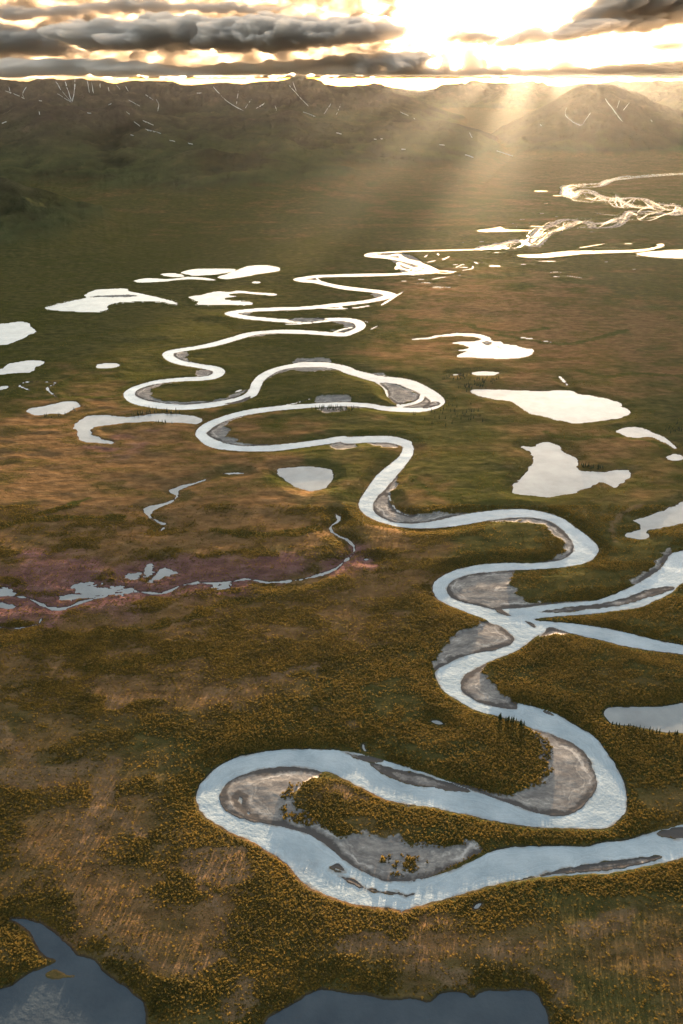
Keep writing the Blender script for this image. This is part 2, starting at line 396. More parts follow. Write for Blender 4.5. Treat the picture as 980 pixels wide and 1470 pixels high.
bar('I', [(870, 668), (905, 658), (912, 665), (885, 674)])
bar('G', [(560, 527), (650, 513), (740, 503), (820, 483), (880, 461), (945, 452), (957, 460), (925, 472), (880, 485), (800, 508), (700, 521), (620, 530)])
bar('G', [(420, 515), (450, 535), (480, 540), (450, 522)])
bar('G', [(515, 553), (545, 562), (548, 575), (530, 566)])
bar('H', [(485, 393), (505, 395), (525, 408), (500, 404)])
bar('H', [(690, 95), (760, 108), (850, 130), (900, 142), (980, 160), (980, 150), (880, 130), (780, 104)]) if False else None
bar('C', [(455, 708), (560, 718), (640, 772), (600, 798), (545, 812), (505, 790), (490, 745)])
bar('C', [(660, 832), (690, 808), (730, 798), (748, 812), (700, 830)])
bar('B', [(480, 683), (540, 668), (590, 648), (592, 658), (560, 675), (510, 684)])
bar('B', [(750, 322), (820, 316), (900, 318), (915, 325), (840, 334), (770, 330)])
bar('C', [(20, 405), (90, 396), (180, 396), (160, 406), (80, 414)])
bar('A', [(400, 224), (460, 219), (565, 218), (565, 226), (400, 228)])
bar('F', [(275, 78), (300, 74), (308, 80), (285, 86)]); bar('F', [(322, 92), (345, 95), (340, 98)])
bar('L', [(130, 425), (150, 413), (180, 425), (207, 434), (185, 441), (150, 443), (128, 437)])
bar_isle = sd_polygon(poly('L', [(130, 425), (150, 413), (180, 425), (207, 434), (185, 441), (150, 443), (128, 437)], 3), 20)

# --- lakes, ponds and creeks, each its own body of water
LAKES = [
 ('lake', 'F', 'bright lake shaped like a long teardrop', [(230, 248), (260, 243), (330, 244), (420, 248), (500, 250), (540, 246), (590, 248), (610, 258), (660, 266), (720, 278), (755, 290), (765, 302), (790, 318), (788, 332), (765, 342), (730, 350), (700, 352), (650, 357), (600, 363), (560, 355), (500, 340), (440, 325), (410, 305), (390, 292), (360, 280), (330, 280), (290, 272), (250, 262)]),
 ('lake', 'F', 'bright lake with a pointed western cape and an eastern arm', [(415, 445), (450, 445), (480, 432), (510, 430), (540, 438), (560, 460), (605, 485), (608, 500), (615, 525), (650, 530), (700, 535), (730, 527), (790, 527), (792, 545), (770, 570), (750, 587), (730, 585), (700, 570), (680, 575), (650, 590), (600, 605), (560, 615), (500, 620), (440, 615), (380, 605), (385, 580), (410, 560), (440, 520), (453, 485), (445, 465)]),
 ('lake', 'F', 'bright lake with a long curled western tail', [(20, 66), (80, 60), (150, 48), (200, 45), (270, 50), (300, 60), (310, 72), (340, 75), (350, 82), (390, 88), (420, 98), (455, 103), (450, 118), (430, 128), (350, 135), (250, 130), (188, 127), (200, 115), (230, 108), (170, 107), (220, 100), (225, 93), (200, 85), (168, 78), (200, 76), (250, 72), (270, 65), (240, 56), (150, 55), (80, 65)]),
 ('pond', 'F', 'small bright oval pond', [(235, 185), (270, 180), (330, 183), (325, 190), (290, 193), (250, 190)]),
 ('pond', 'F', 'pond narrowing into a creek', [(748, 387), (760, 380), (800, 375), (850, 383), (890, 400), (930, 425), (955, 445), (948, 448), (900, 420), (870, 410), (800, 410), (765, 400)]),
 ('pond', 'F', 'small pond at the right edge', [(922, 480), (950, 470), (975, 475), (977, 488), (945, 493)]),
 ('lake', 'F', 'lake arm with a bulb at its end', [(1100, 590), (980, 640), (900, 672), (850, 690), (810, 700), (808, 708), (830, 720), (825, 735), (790, 748), (775, 756), (790, 765), (840, 768), (858, 758), (850, 738), (900, 730), (980, 712), (1100, 690)]),
 ('lake', 'H', 'long grey oxbow lake at the right edge', [(702, 400), (715, 385), (740, 380), (850, 380), (920, 375), (980, 366), (1100, 350), (1100, 490), (980, 470), (920, 468), (850, 455), (800, 445), (740, 440), (715, 425)]),
 ('pond', 'K', 'pale heart shaped pond', [(720, 62), (760, 56), (850, 58), (868, 70), (865, 85), (855, 105), (830, 115), (800, 118), (770, 108), (745, 90), (725, 75)]),
 ('lake', 'A', 'hook shaped oxbow lake', [(310, 785), (350, 745), (400, 732), (450, 732), (540, 740), (640, 728), (700, 725), (800, 730), (850, 742), (860, 752), (840, 768), (780, 765), (700, 758), (640, 755), (560, 762), (480, 770), (410, 780), (388, 795), (390, 812), (420, 828), (470, 842), (482, 850), (440, 852), (350, 842), (330, 815), (325, 793)]),
 ('pond', 'A', 'jagged pale pond', [(118, 708), (150, 698), (200, 690), (260, 675), (325, 673), (342, 690), (310, 705), (280, 722), (220, 725), (160, 730), (125, 720)]),
 ('pond', 'A', 'small oval pond', [(408, 520), (425, 512), (470, 508), (505, 514), (505, 522), (470, 530), (425, 530)]),
 ('pond', 'A', 'pond cut by the left edge', [(-60, 540), (0, 535), (30, 515), (70, 505), (140, 497), (185, 503), (180, 515), (150, 525), (135, 545), (90, 550), (0, 557), (-60, 560)]),
 ('pond', 'A', 'sliver of pond at the left edge', [(-30, 612), (0, 608), (38, 606), (20, 620), (-30, 628)]),
 ('lake', 'A', 'round bright lake cut by the left edge', [(-200, 345), (0, 342), (60, 335), (110, 335), (150, 372), (130, 385), (80, 410), (40, 425), (0, 432), (-150, 440)]),
 ('lake', 'A', 'wide irregular lake with a narrow island', [(190, 275), (240, 260), (300, 245), (365, 230), (365, 215), (420, 195), (530, 192), (555, 205), (600, 212), (680, 230), (750, 250), (740, 257), (680, 245), (560, 245), (470, 258), (455, 280), (400, 290), (320, 288), (250, 285)]),
 ('lake', 'B', 'forked bright lake', [(330, 228), (380, 218), (450, 203), (500, 206), (540, 200), (620, 207), (700, 214), (690, 220), (620, 216), (560, 210), (510, 213), (500, 220), (535, 223), (490, 230), (485, 238), (540, 245), (595, 250), (590, 260), (500, 260), (370, 258), (368, 245)]),
 ('lake', 'B', 'boot shaped far lake', [(455, 142), (500, 125), (540, 110), (580, 95), (640, 91), (700, 98), (718, 108), (700, 118), (620, 130), (560, 142), (500, 150), (470, 148)]),
 ('pond', 'B', 'flat far pond', [(295, 122), (350, 108), (430, 106), (520, 108), (525, 115), (480, 125), (420, 133), (350, 135), (310, 128)]),
 ('pond', 'B', 'ragged thin pond', [(98, 155), (150, 147), (230, 150), (280, 147), (340, 140), (430, 150), (435, 156), (370, 152), (300, 152), (230, 160), (130, 165), (100, 162)]),
 ('pond', 'B', 'small ragged pond', [(210, 130), (260, 125), (300, 132), (310, 140), (250, 140)]),
 ('pond', 'D', 'thin far pond beside the braids', [(-10, 338), (60, 330), (95, 322), (120, 335), (200, 337), (245, 340), (200, 345), (60, 350), (-10, 346)]),
 ('lake', 'D', 'long thin far lake with a hooked end', [(180, 460), (280, 455), (380, 445), (450, 440), (600, 438), (720, 435), (800, 430), (860, 417), (850, 408), (880, 405), (888, 415), (840, 432), (760, 445), (620, 450), (500, 455), (400, 465), (300, 473), (210, 470)]),
 ('lake', 'D', 'far lake cut by the right edge', [(757, 455), (800, 445), (870, 440), (920, 435), (1100, 435), (1100, 475), (980, 476), (880, 473), (800, 465)]),
 ('lake', 'L', 'dark blue lake in the bottom left corner', [(-100, 500), (0, 470), (30, 462), (70, 435), (120, 410), (150, 395), (152, 388), (120, 375), (100, 340), (85, 310), (60, 290), (30, 275), (60, 272), (120, 290), (160, 320), (190, 345), (215, 375), (245, 382), (260, 388), (300, 430), (345, 460), (380, 490), (405, 520), (410, 568), (400, 700), (-100, 800)]),
 ('pond', 'K', 'bent narrow pond draining into a creek', [(375, 165), (400, 155), (440, 143), (455, 130), (440, 120), (450, 112), (500, 98), (540, 85), (538, 90), (480, 108), (465, 118), (465, 135), (445, 150), (405, 165), (395, 185), (430, 203), (420, 203), (385, 185)]),
 ('pond', 'K', 'shallow pools among purple sedge', [(190, 370), (210, 360), (240, 358), (265, 365), (300, 370), (340, 375), (355, 380), (290, 388), (240, 395), (160, 402), (170, 392), (215, 385)]),
 ('pond', 'K', 'pool at the left edge of the wetland', [(-20, 378), (20, 370), (37, 388), (-20, 392)]),
 ('pond', 'K', 'small pool below the wetland edge', [(-10, 410), (40, 415), (30, 422), (-10, 420)]),
 ('pond', 'K', 'blue pool in the sedge', [(325, 340), (345, 332), (365, 335), (350, 345), (330, 346)]),
 ('pond', 'K', 'upright pool in the sedge', [(380, 315), (395, 308), (400, 335), (385, 340), (378, 335)]),
 ('pond', 'K', 'slanting pool in the sedge', [(392, 350), (420, 320), (440, 320), (458, 330), (430, 342), (405, 350)]),
 ('pond', 'K', 'widening of the creek', [(550, 367), (580, 357), (602, 360), (575, 372)]),
 ('pond', 'B', 'tiny far pond', [(598, 163), (615, 160), (635, 164), (630, 168), (605, 168)]),
 ('pond', 'E', 'thin far pool', [(690, 172), (735, 174), (733, 179), (690, 178)]),
 ('pond', 'H', 'small pool in the shrubs', [(95, 430), (120, 428), (140, 440), (120, 440)]),
 ('pond', 'M', 'hidden pool by the lower bank', [(368, 110), (378, 98), (390, 96), (380, 110)]),
]
b_lake = T('L', [(735, 700), (745, 568), (780, 540), (830, 510), (880, 480), (920, 472)]) + T('M', [(0, 362), (60, 368), (130, 380), (180, 375), (205, 378), (240, 385), (262, 368), (300, 355), (340, 360), (360, 375), (395, 352), (460, 352), (530, 352), (560, 375), (580, 420), (590, 470), (590, 620)])
for name, reg, lab, pts in LAKES:
    bodies.append((name, lab, 'clear' if lab.startswith('dark blue') else 'pale'))
    add_body(sd_polygon(poly(reg, pts, 4), MARG), len(bodies) - 1)
bodies.append(('lake', 'dark blue lake on the bottom edge', 'clear'))
add_body(sd_polygon(catmull(world(b_lake), True, 3), MARG), len(bodies) - 1)
CREEKS = [
 ('K', [(-20, 372), (30, 390), (80, 400), (120, 420), (160, 425), (220, 405), (300, 385), (340, 378), (420, 385), (470, 365), (520, 357), (580, 358), (640, 348), (700, 356), (760, 352), (820, 340), (870, 322), (900, 298), (922, 275), (912, 250), (870, 228), (862, 210), (882, 195), (875, 178)], 4.5, 'creek winding through the purple wetland'),
 ('A', [(125, 625), (85, 605), (110, 590), (180, 588), (240, 595), (200, 615), (240, 655)], 4.5, 'thin winding creek near the left edge'),
 ('E', [(455, 148), (490, 128)], 9, 'old channel'), ('E', [(550, 197), (600, 187), (600, 172)], 10, 'old channel'), ('E', [(160, 365), (200, 340), (265, 300)], 12, 'side channel'),
 ('E', [(400, 240), (470, 228)], 10, 'old channel'), ('E', [(430, 112), (440, 125)], 8, 'old channel'), ('E', [(370, 132), (385, 120)], 8, 'old channel'), ('E', [(520, 182), (560, 165)], 7, 'old channel'), ('E', [(380, 158), (425, 148)], 9, 'old channel'), ('E', [(610, 155), (630, 165)], 8, 'old channel'),
 ('C', [(380, 405), (400, 417)], 5, 'old channel'), ('C', [(400, 455), (450, 430)], 6, 'old channel'), ('C', [(470, 672), (498, 678)], 5, 'old channel'),
 ('D', [(480, 425), (600, 405)], 16, 'far channel'), ('D', [(690, 405), (740, 405)], 16, 'far channel'), ('D', [(270, 150), (312, 150)], 60, 'far pond'), ('D', [(350, 172), (390, 172)], 30, 'far pond'),
 ('D', [(45, 513), (90, 512)], 14, 'far pond'), ('D', [(275, 490), (360, 490)], 14, 'far pond'), ('D', [(560, 258), (660, 270)], 24, 'far channel'), ('D', [(240, 320), (300, 323)], 30, 'far channel'), ('D', [(200, 505), (220, 506)], 12, 'far pond'), ('D', [(415, 560), (495, 572)], 14, 'far channel'),
 ('B', [(480, 640), (520, 634), (548, 625)], 4.5, 'crescent pool inside the bend'), ('B', [(668, 700), (760, 685), (850, 660)], 5, 'crescent pool inside the bend'),
 ('F', [(410, 60), (465, 66)], 6, 'small creek'), ('F', [(485, 72), (515, 76)], 5, 'small creek'), ('F', [(548, 198), (575, 228)], 5, 'small creek'), ('F', [(170, 192), (200, 188)], 6, 'small pool'),
 ('K', [(585, 73), (632, 71)], 5, 'small pool'), ('K', [(418, 222), (426, 213)], 6, 'small pool'), ('K', [(100, 465), (108, 450)], 2.5, 'small creek'), ('K', [(-10, 472), (40, 476), (100, 465)], 1.6, 'small creek'), ('K', [(948, 296), (960, 295)], 3, 'small pool'),
 ('G', [(118, 185), (130, 215), (150, 235), (180, 245)], 4, 'side channel'), ('I', [(228, 283), (240, 320), (265, 350), (290, 360)], 2.5, 'side channel'),
 ('I', [(722, 105), (714, 95), (710, 78)], 2.5, 'side channel'),
 ('J', [(0, 205), (20, 210)], 2, 'side channel'),
]
for reg, pts, wd, lab in CREEKS:
    bodies.append(('creek' if wd < 8 and len(pts) > 3 else 'channel' if 'channel' in lab else 'pond', lab, 'pale'))
    c, wd_, _ = ribbon(T(reg, pts), wd, 6)
    wd_ = wd_ * (0.6 + 0.9 * vnoise(np.arange(len(wd_)) / 3.0, np.full(len(wd_), len(bodies) * 3.3), 3))
    taper = np.minimum(1, np.minimum(np.arange(len(wd_)), np.arange(len(wd_))[::-1]) / 3.0 + 0.3) if len(pts) < 5 else 1
    add_body(sd_ribbon(c, wd_ * taper, 40.0), len(bodies) - 1)

# scattered tiny pools on the flood plain around the braids
for k in range(46):
    px, py = random.choice([(random.uniform(690, 960), random.uniform(290, 400)), (random.uniform(620, 700), random.uniform(330, 352)), (random.uniform(560, 700), random.uniform(370, 415))])
    x, y = ground(px, py); a_ = random.uniform(8, 30)
    bodies.append(('pond', 'tiny far pool', 'pale'))
    dx = random.uniform(0.3, 1) * a_
    add_body(sd_ribbon(np.array([[x - dx, y], [x + dx * .2, y + a_ * .3], [x + dx, y]]), np.array([4, 9, 5.0]) * random.uniform(0.7, 1.7), 30.0), len(bodies) - 1)

# shoreline roughness, grown with distance
rough = (fbm(X / 9.0, Y / 9.0, 3, 5) - 0.5) * 3.0 + (fbm(X / 40.0, Y / 40.0, 2, 9) - 0.5) * 4.0 * sstep(900, 3000, Y)
wetz = np.exp(-(((X - ground(190, 845)[0]) / 260) ** 2 + ((Y - ground(190, 845)[1]) / 75) ** 2))
rough = rough + (fbm(X / 12.0, Y / 7.0, 5, 6, .6) - 0.5) * 40.0 * wetz * np.array([bool(b_) and b_[0] == 'pond' for b_ in bodies])[water_id]
rough = rough + (fbm(X / 30.0, Y / 18.0, 5, 7, .6) - 0.5) * 16.0 * sstep(1000, 1600, Y) * np.array([bool(b_) and b_[0] in ('pond', 'lake') for b_ in bodies])[water_id]
rough = rough + (fbm(X / 12.0, Y / 12.0, 3, 17) - 0.5) * 8.5 * np.array([bool(b_) and b_[0] == 'creek' for b_ in bodies])[water_id]
water_sd += np.where((water_sd > -30) & (water_sd < 40), rough, 0)
wsd = np.minimum(water_sd, -bar_sd - rough * 1.5)
gravel_sd = gravel_sd + (fbm(X / 22.0, Y / 16.0, 4, 8) - 0.5) * 26.0 * sstep(-40, -10, gravel_sd) * sstep(3, 16, -wsd)     # bars stand out of the water

# ------------------------------------------------------------------ relief
def interp_px(pts, D):
    a = np.array(pts, float); a[:, 1] -= 3.0 if D in (20000, 22000, 31000) else 0.0
    x, z = at_dist(a[:, 0], a[:, 1], D)
    o = np.argsort(x / D)
    return (x / D)[o], z[o]
W1m = (fbm(X / 3000.0, Y / 3000.0, 3, 43) - .5) * 2
Uw = U[None, :] + (fbm(X / 2600.0, Y / 2600.0, 4, 44) - 0.5) * 0.10
Yw = Y * (1 + (fbm(X / 1900.0, Y / 1900.0, 4, 45) - 0.5) * 0.22)
ridge_noise = 1 - np.abs(2 * fbm(X / 1300.0 + W1m, Y / 2600.0, 6, 40, 0.55) - 1) * 1.4
fine_noise = 1 - np.abs(2 * fbm(X / 420.0, Y / 800.0, 5, 50, 0.55) - 1) * 1.3
def range_height(pts, D, base, back, sharp=1.25, amp=0.30, foot=None):
    u, z = interp_px(pts, D)
    u2 = np.linspace(u[0], u[-1], 500); z2 = np.interp(u2, u, z); z2 = np.convolve(np.pad(z2, 2, 'edge'), np.ones(5) / 5, 'valid')
    z2 = z2 + (fbm(u2 * 60, u2 * 0 + D, 4, 47) - .5) * 0.0052 * D
    fade = np.clip(np.abs(Y - D) / (D - base), 0, 1)
    h = np.interp(U[None, :] * (1 - fade) + Uw * fade, u2, z2)
    Yq = Y * (1 - np.minimum(fade * 1.5, 1)) + Yw * np.minimum(fade * 1.5, 1)
    front = np.clip((Yq - base) / (D - base), 0, 1)
    prof = np.where(Y < D, front ** sharp, 1 - 0.55 * np.clip((Y - D) / (back - D), 0, 1))
    prof = prof * sstep(back * 1.25, back, Y)
    near_crest = np.exp(-((Y - D) / (0.06 * D)) ** 2)
    hh = np.maximum(h, 0) * prof
    hh = hh * (1 + amp * (ridge_noise - 0.62) * 2.2 * (1 - 0.8 * near_crest) + amp * (fine_noise - 0.6) * 1.5 * (1 - 0.72 * near_crest))
    crest = np.interp(U, u2, z2)[None, :]
    cap = CAM_H + (crest - CAM_H) * Y / D - np.abs(Y - D) * 0.004
    return np.where((Y > base) & (Y < back * 1.3), np.minimum(hh, np.maximum(cap, 0)), hh)
Zm = []
Zm.append(range_height([(-700, 130), (-100, 121), (0, 115), (30, 119), (60, 117), (90, 120), (115, 116), (140, 121), (165, 123), (190, 118), (225, 120), (240, 118), (262, 127), (285, 125), (300, 124), (322, 119), (338, 124), (360, 122), (385, 119), (410, 117), (425, 114), (440, 113), (460, 118), (475, 126), (500, 128), (520, 124), (540, 130), (560, 133), (600, 148), (650, 165), (705, 190), (760, 230)], 20000, 12500, 24000, 1.5, 0.34))
Zm.append(range_height([(-700, 190), (-100, 165), (0, 158), (50, 143), (90, 153), (130, 156), (165, 148), (200, 160), (260, 167), (330, 166), (380, 163), (420, 157), (450, 170), (500, 174), (560, 172), (640, 174), (700, 192), (740, 208), (800, 240)], 12500, 6400, 16000, 1.25, 0.26))
Zm.append(range_height([(300, 140), (500, 132), (545, 121), (570, 130), (600, 136), (640, 124), (680, 119), (720, 123), (760, 118), (800, 126), (900, 120), (980, 119), (1400, 125)], 31000, 26000, 33500, 1.1, 0.3))
Zm.append(range_height([(600, 235), (640, 222), (700, 194), (750, 168), (800, 141), (820, 129), (845, 122), (880, 124), (910, 132), (940, 146), (980, 160), (1100, 175), (1500, 170)], 13500, 9300, 17000, 1.15, 0.24))
Zm.append(range_height([(780, 170), (850, 142), (900, 136), (940, 128), (980, 124), (1100, 117), (1500, 120)], 22000, 17000, 25000, 1.2, 0.3))
Zm.append(range_height([(-900, 215), (-200, 232), (0, 256), (60, 274), (120, 291), (170, 303), (230, 320)], 5600, 4000, 8600, 1.2, 0.30))
Zm.append(range_height([(-700, 215), (100, 238), (200, 232), (300, 214), (340, 222), (420, 235), (500, 238), (560, 262), (620, 275)], 8000, 5600, 10500, 1.2, 0.30))
mount = np.maximum.reduce(Zm)
mount_id = np.argmax(np.stack(Zm), 0)
plain = (fbm(X / 900.0, Y / 700.0, 4, 60) - 0.5)
hum = (fbm(X / 120.0, Y / 75.0, 4, 70) - 0.45)
# low swells of the tundra (amplitude grows away from the water)
away = sstep(6, 60, np.minimum(-wsd, 39)*1.54)
leftish = 0.55 + 0.45 * sstep(200, -400, X)
zland = 0.4 + away * (1.2 + np.maximum(hum, -0.4) * (2.2 + 2.8 * sstep(900, 1800, Y)) * leftish + plain * np.clip(Y / 160.0, 0, 22)) + np.clip(-wsd / 14.0, 0, 1) * 0.7
# old meander scrolls beside the river
gsm = sstep(-4, 4, gravel_sd)
zgrav = 0.12 + np.clip(-wsd / 60.0, 0, 1) * 1.2 + (fbm(X / 14.0, Y / 10.0, 3, 80) - 0.5) * 0.25
zland = zland * (1 - gsm) + zgrav * gsm  
Zt = np.where(wsd > 0, -np.minimum(wsd * 0.35, 2.5), np.minimum(-wsd * 0.9, zland))
Zt = np.maximum(Zt, np.where(wsd > -40, -9, mount + 0.5 + plain * 8)) if False else np.where(mount > 2, Zt + mount * sstep(-5, -60, wsd), Zt)
Zt = np.where(Yv[:, None] > 40000, np.minimum(Zt, 0), Zt)

# ------------------------------------------------------------------ surface attributes
W1 = fbm(X / 60, Y / 60, 3, 21) - .5; W2 = fbm(X / 60, Y / 60, 3, 22) - .5
def blobs(lst, base=0.0):
    o = np.full((nr, nc), base)
    for (px, py, rx, ry, v) in lst:
        x, y = ground(px, py); x2, _ = ground(px + rx, py); _, ya = ground(px, py - ry); _, yb = ground(px, py + ry)
        sx, sy = abs(x2 - x), abs(ya - yb) / 2
        wx = X + W1 * (sx * 1.2); wy = Y + W2 * (sy * 1.2)
        g_ = np.exp(-(((wx - x) / sx) ** 2 + ((wy - y) / sy) ** 2))
        o = o + v * g_
    return o
# dry: 1 = brown and orange tundra, 0 = green
dry = blobs([(120, 700, 330, 110, .9), (330, 760, 200, 80, .55), (200, 620, 260, 40, .75), (640, 420, 160, 40, .5), (850, 470, 220, 60, .7), (560, 520, 90, 25, .5), (620, 760, 70, 90, .5), (560, 840, 90, 60, .35), (90, 1000, 240, 150, .55), (400, 900, 200, 60, .4), (250, 960, 200, 50, .3), (150, 1180, 200, 90, .3), (400, 1330, 120, 60, .35), (250, 1300, 250, 110, .55), (880, 1380, 190, 80, .6), (620, 1330, 120, 40, .55), (930, 1120, 60, 60, .3), (800, 700, 100, 40, .3), (900, 640, 90, 60, .5), (700, 500, 120, 60, .3), (60, 560, 120, 50, .3), (480, 1140, 60, 20, .45), (640, 560, 120, 40, .2), (860, 980, 70, 40, .2), (720, 240, 300, 30, .5), (90, 1280, 160, 140, .3)], 0.12)
dry -= blobs([(250, 430, 260, 70, .5), (480, 540, 90, 30, .35), (620, 590, 60, 30, .45), (690, 690, 80, 40, .4), (760, 1020, 120, 70, .25), (560, 1030, 180, 60, .2), (700, 800, 80, 40, .35), (460, 670, 60, 25, .45), (860, 860, 120, 40, .3)])
dry += (fbm(X / 260.0, Y / 130.0, 5, 100) - 0.5) * 0.9 + (fbm(X / 2600.0, Y / 900.0, 4, 101) - 0.5) * 0.5 * sstep(1200, 2500, Y)
dry = dry * sstep(9000, 5500, Y) + 0.48 * sstep(5500, 9000, Y)
dry = np.clip(dry, 0, 1)
wet = blobs([(60, 850, 120, 45, 1.1), (250, 835, 180, 28, 1.0), (420, 812, 110, 16, .75), (-60, 880, 80, 40, .8), (510, 795, 30, 26, .6), (165, 640, 60, 22, .45), (60, 1110, 90, 14, .9), (145, 1150, 22, 50, .8), (10, 1030, 40, 60, .6), (300, 1250, 50, 22, .9), (230, 1240, 60, 14, .3), (310, 1380, 30, 60, .35), (620, 1400, 80, 20, .25), (930, 1350, 80, 60, .3)])
wet = np.clip(wet + (fbm(X / 70.0, Y / 40.0, 4, 110) - 0.5) * 0.8 * (wet > 0.12), 0, 1)
shr = fbm(X / 85.0, Y / 42.0, 5, 120, 0.6)
scroll = np.sin(np.clip(-wsd, 0, 150) / 5.5 + 7 * fbm(X / 130, Y / 130, 3, 33)) * sstep(4, 20, -wsd) * sstep(145, 70, -wsd) * sstep(0.35, 0.6, fbm(X / 400, Y / 400, 2, 34))
shr = sstep(0.42, 0.72, 0.055 * scroll + shr + blobs([(420, 1370, 160, 60, .3), (200, 980, 260, 80, .12), (560, 970, 140, 60, .12), (480, 1060, 200, 26, .22), (720, 1260, 300, 40, .25), (620, 1150, 200, 30, .3), (380, 1230, 60, 60, .25), (800, 1000, 150, 80, .22), (880, 1330, 120, 60, -.25), (620, 1330, 100, 30, -.12), (480, 1140, 26, 12, -.5), (168, 1004, 14, 8, -.5), (310, 1300, 30, 60, -.2), (900, 1060, 100, 60, .1)]) + 0.16 * sstep(60, 4, -wsd) - 0.30 * sstep(0.3, 0.8, wet))
shr = shr * (1 - gsm) * sstep(-1.0, -5.0, wsd)
shr = np.where(bar_sd > 2, 0, shr)
# sparse willow on the two big point bars
willow = np.zeros((nr, nc))
union(sd_polygon(poly('I', [(380, 300), (420, 230), (500, 215), (530, 200), (560, 190), (640, 300), (640, 400), (560, 410), (470, 395), (400, 370)], 3), 20), willow)
willow2 = np.full((nr, nc), -20.0)
union(sd_polygon(poly('I', [(770, 520), (860, 505), (980, 520), (1010, 555), (960, 585), (860, 600), (800, 580)], 3), 20), willow2)
union(sd_polygon(poly('H', [(430, 470), (480, 470), (535, 540), (520, 620), (480, 660), (400, 680), (330, 680), (440, 640), (480, 560)], 3), 20), willow2)
scrub_bar = np.clip(np.maximum(willow, willow2) / 6.0, 0, 1) * gsm

REG['Q'] = (0, 900, 980 / 320)
sand_sd = np.full((nr, nc), -60.0)
for reg, pts, wd in [('L', [(575, 190), (600, 210), (625, 300), (632, 350), (600, 390), (545, 418), (480, 410), (400, 385), (330, 372), (255, 380)], [16, 12, 9, 8, 10, 9, 7, 7, 9, 10]),
    ('Q', [(-20, 440), (30, 500), (80, 560), (110, 620), (200, 650), (330, 625), (440, 600), (500, 608)], [30, 26, 18, 24, 40, 26, 12, 5]), ('Q', [(0, 660), (70, 690), (140, 700)], [26, 20, 5]),
    ('Q', [(470, 610), (470, 700), (440, 790), (400, 860), (370, 940), (300, 1000)], [24, 30, 24, 34, 26, 6]), ('Q', [(490, 300), (520, 330), (545, 350)], [6, 32, 8]), ('Q', [(480, 820), (560, 860), (640, 930)], [6, 16, 5]),
    ('I', [(20, 520), (110, 560), (190, 560), (240, 520)], [10, 48, 56, 14]), ('L', [(690, 440), (680, 490), (650, 540)], [5, 26, 14]), ('M', [(200, 372), (260, 352), (350, 352), (400, 350)], [14, 12, 10, 5]), ('M', [(540, 352), (580, 400), (600, 450)], [7, 7, 7]),
    ('M', [(640, 180), (760, 160), (830, 120)], [8, 24, 8]), ('M', [(560, 300), (620, 340), (600, 380)], [6, 22, 8]), ('M', [(380, 250), (470, 240), (560, 220)], [6, 18, 5]), ('M', [(0, 220), (120, 210), (260, 290), (370, 340)], [22, 16, 20, 8]), ('P', [(300, 1000), (380, 975), (450, 960), (460, 1010)], [6, 16, 14, 5]), ('P', [(455, 1020), (500, 1040), (520, 1060)], [10, 8, 4]), ('P', [(480, 1130), (500, 1140), (525, 1148)], [8, 24, 8]),
    ('F', [(740, 780), (735, 720), (790, 670), (880, 640)], [8, 10, 8, 6])]:
    c_, w_, _ = ribbon(T(reg, pts), wd, 6)
    union(sd_ribbon(c_, w_, 30.0), sand_sd)
sand = sstep(-5, 4, sand_sd + (fbm(X / 18.0, Y / 12.0, 4, 66) - 0.5) * 22 * (sand_sd > -29)) * sstep(-2, -8, wsd)
shr = shr * (1 - 0.9 * sand)
gul = np.full((nr, nc), -60.0)
for reg, pts, wd in [('F', [(330, 50), (430, 66), (520, 80), (600, 78), (680, 60), (780, 30)], 26), ('E', [(250, 430), (400, 445), (560, 455), (620, 480), (700, 490), (800, 497), (960, 480)], 30),
    ('F', [(30, 560), (100, 610), (200, 622), (290, 580), (300, 540)], 16), ('A', [(250, 610), (330, 555), (450, 535), (560, 542)], 18), ('A', [(250, 645), (420, 655), (540, 640)], 14), ('A', [(0, 640), (120, 660), (260, 650)], 14),
    ('K', [(560, 222), (640, 235), (740, 235), (830, 218)], 22), ('K', [(0, 215), (60, 200), (180, 190), (320, 190)], 18), ('K', [(60, 190), (160, 165), (230, 140)], 14), ('K', [(660, 385), (760, 385), (850, 365), (900, 345)], 14),
    ('K', [(530, 430), (600, 410), (680, 400)], 18), ('P', [(460, 1010), (470, 960), (520, 940), (600, 930)], 16), ('P', [(0, 930), (80, 915), (200, 905), (300, 880)], 14), ('P', [(130, 960), (220, 950), (300, 930)], 14), ('P', [(515, 1075), (512, 1050), (470, 1030), (455, 1010)], 7),
    ('F', [(620, 180), (700, 200), (820, 190), (980, 200)], 22), ('F', [(500, 400), (600, 420), (760, 410), (900, 440), (980, 520)], 18), ('P', [(560, 290), (640, 300), (700, 296)], 60), ('P', [(200, 470), (300, 458), (380, 470)], 18), ('P', [(680, 1260), (740, 1240), (760, 1220)], 7), ('P', [(600, 1300), (660, 1290), (700, 1268)], 8)]:
    c_, w_, _ = ribbon(T(reg, pts), wd, 6); union(sd_ribbon(c_, w_, 30.0), gul)
gl = sstep(-7, 5, gul + (fbm(X / 25.0, Y / 18.0, 4, 67) - 0.5) * 26 * (gul > -29)) * (1 - gsm) * sstep(-2, -6, wsd)
shr = np.maximum(shr, gl * 0.9); dry = dry * (1 - 0.8 * gl)
wet = wet * sstep(900, 1000, Y)

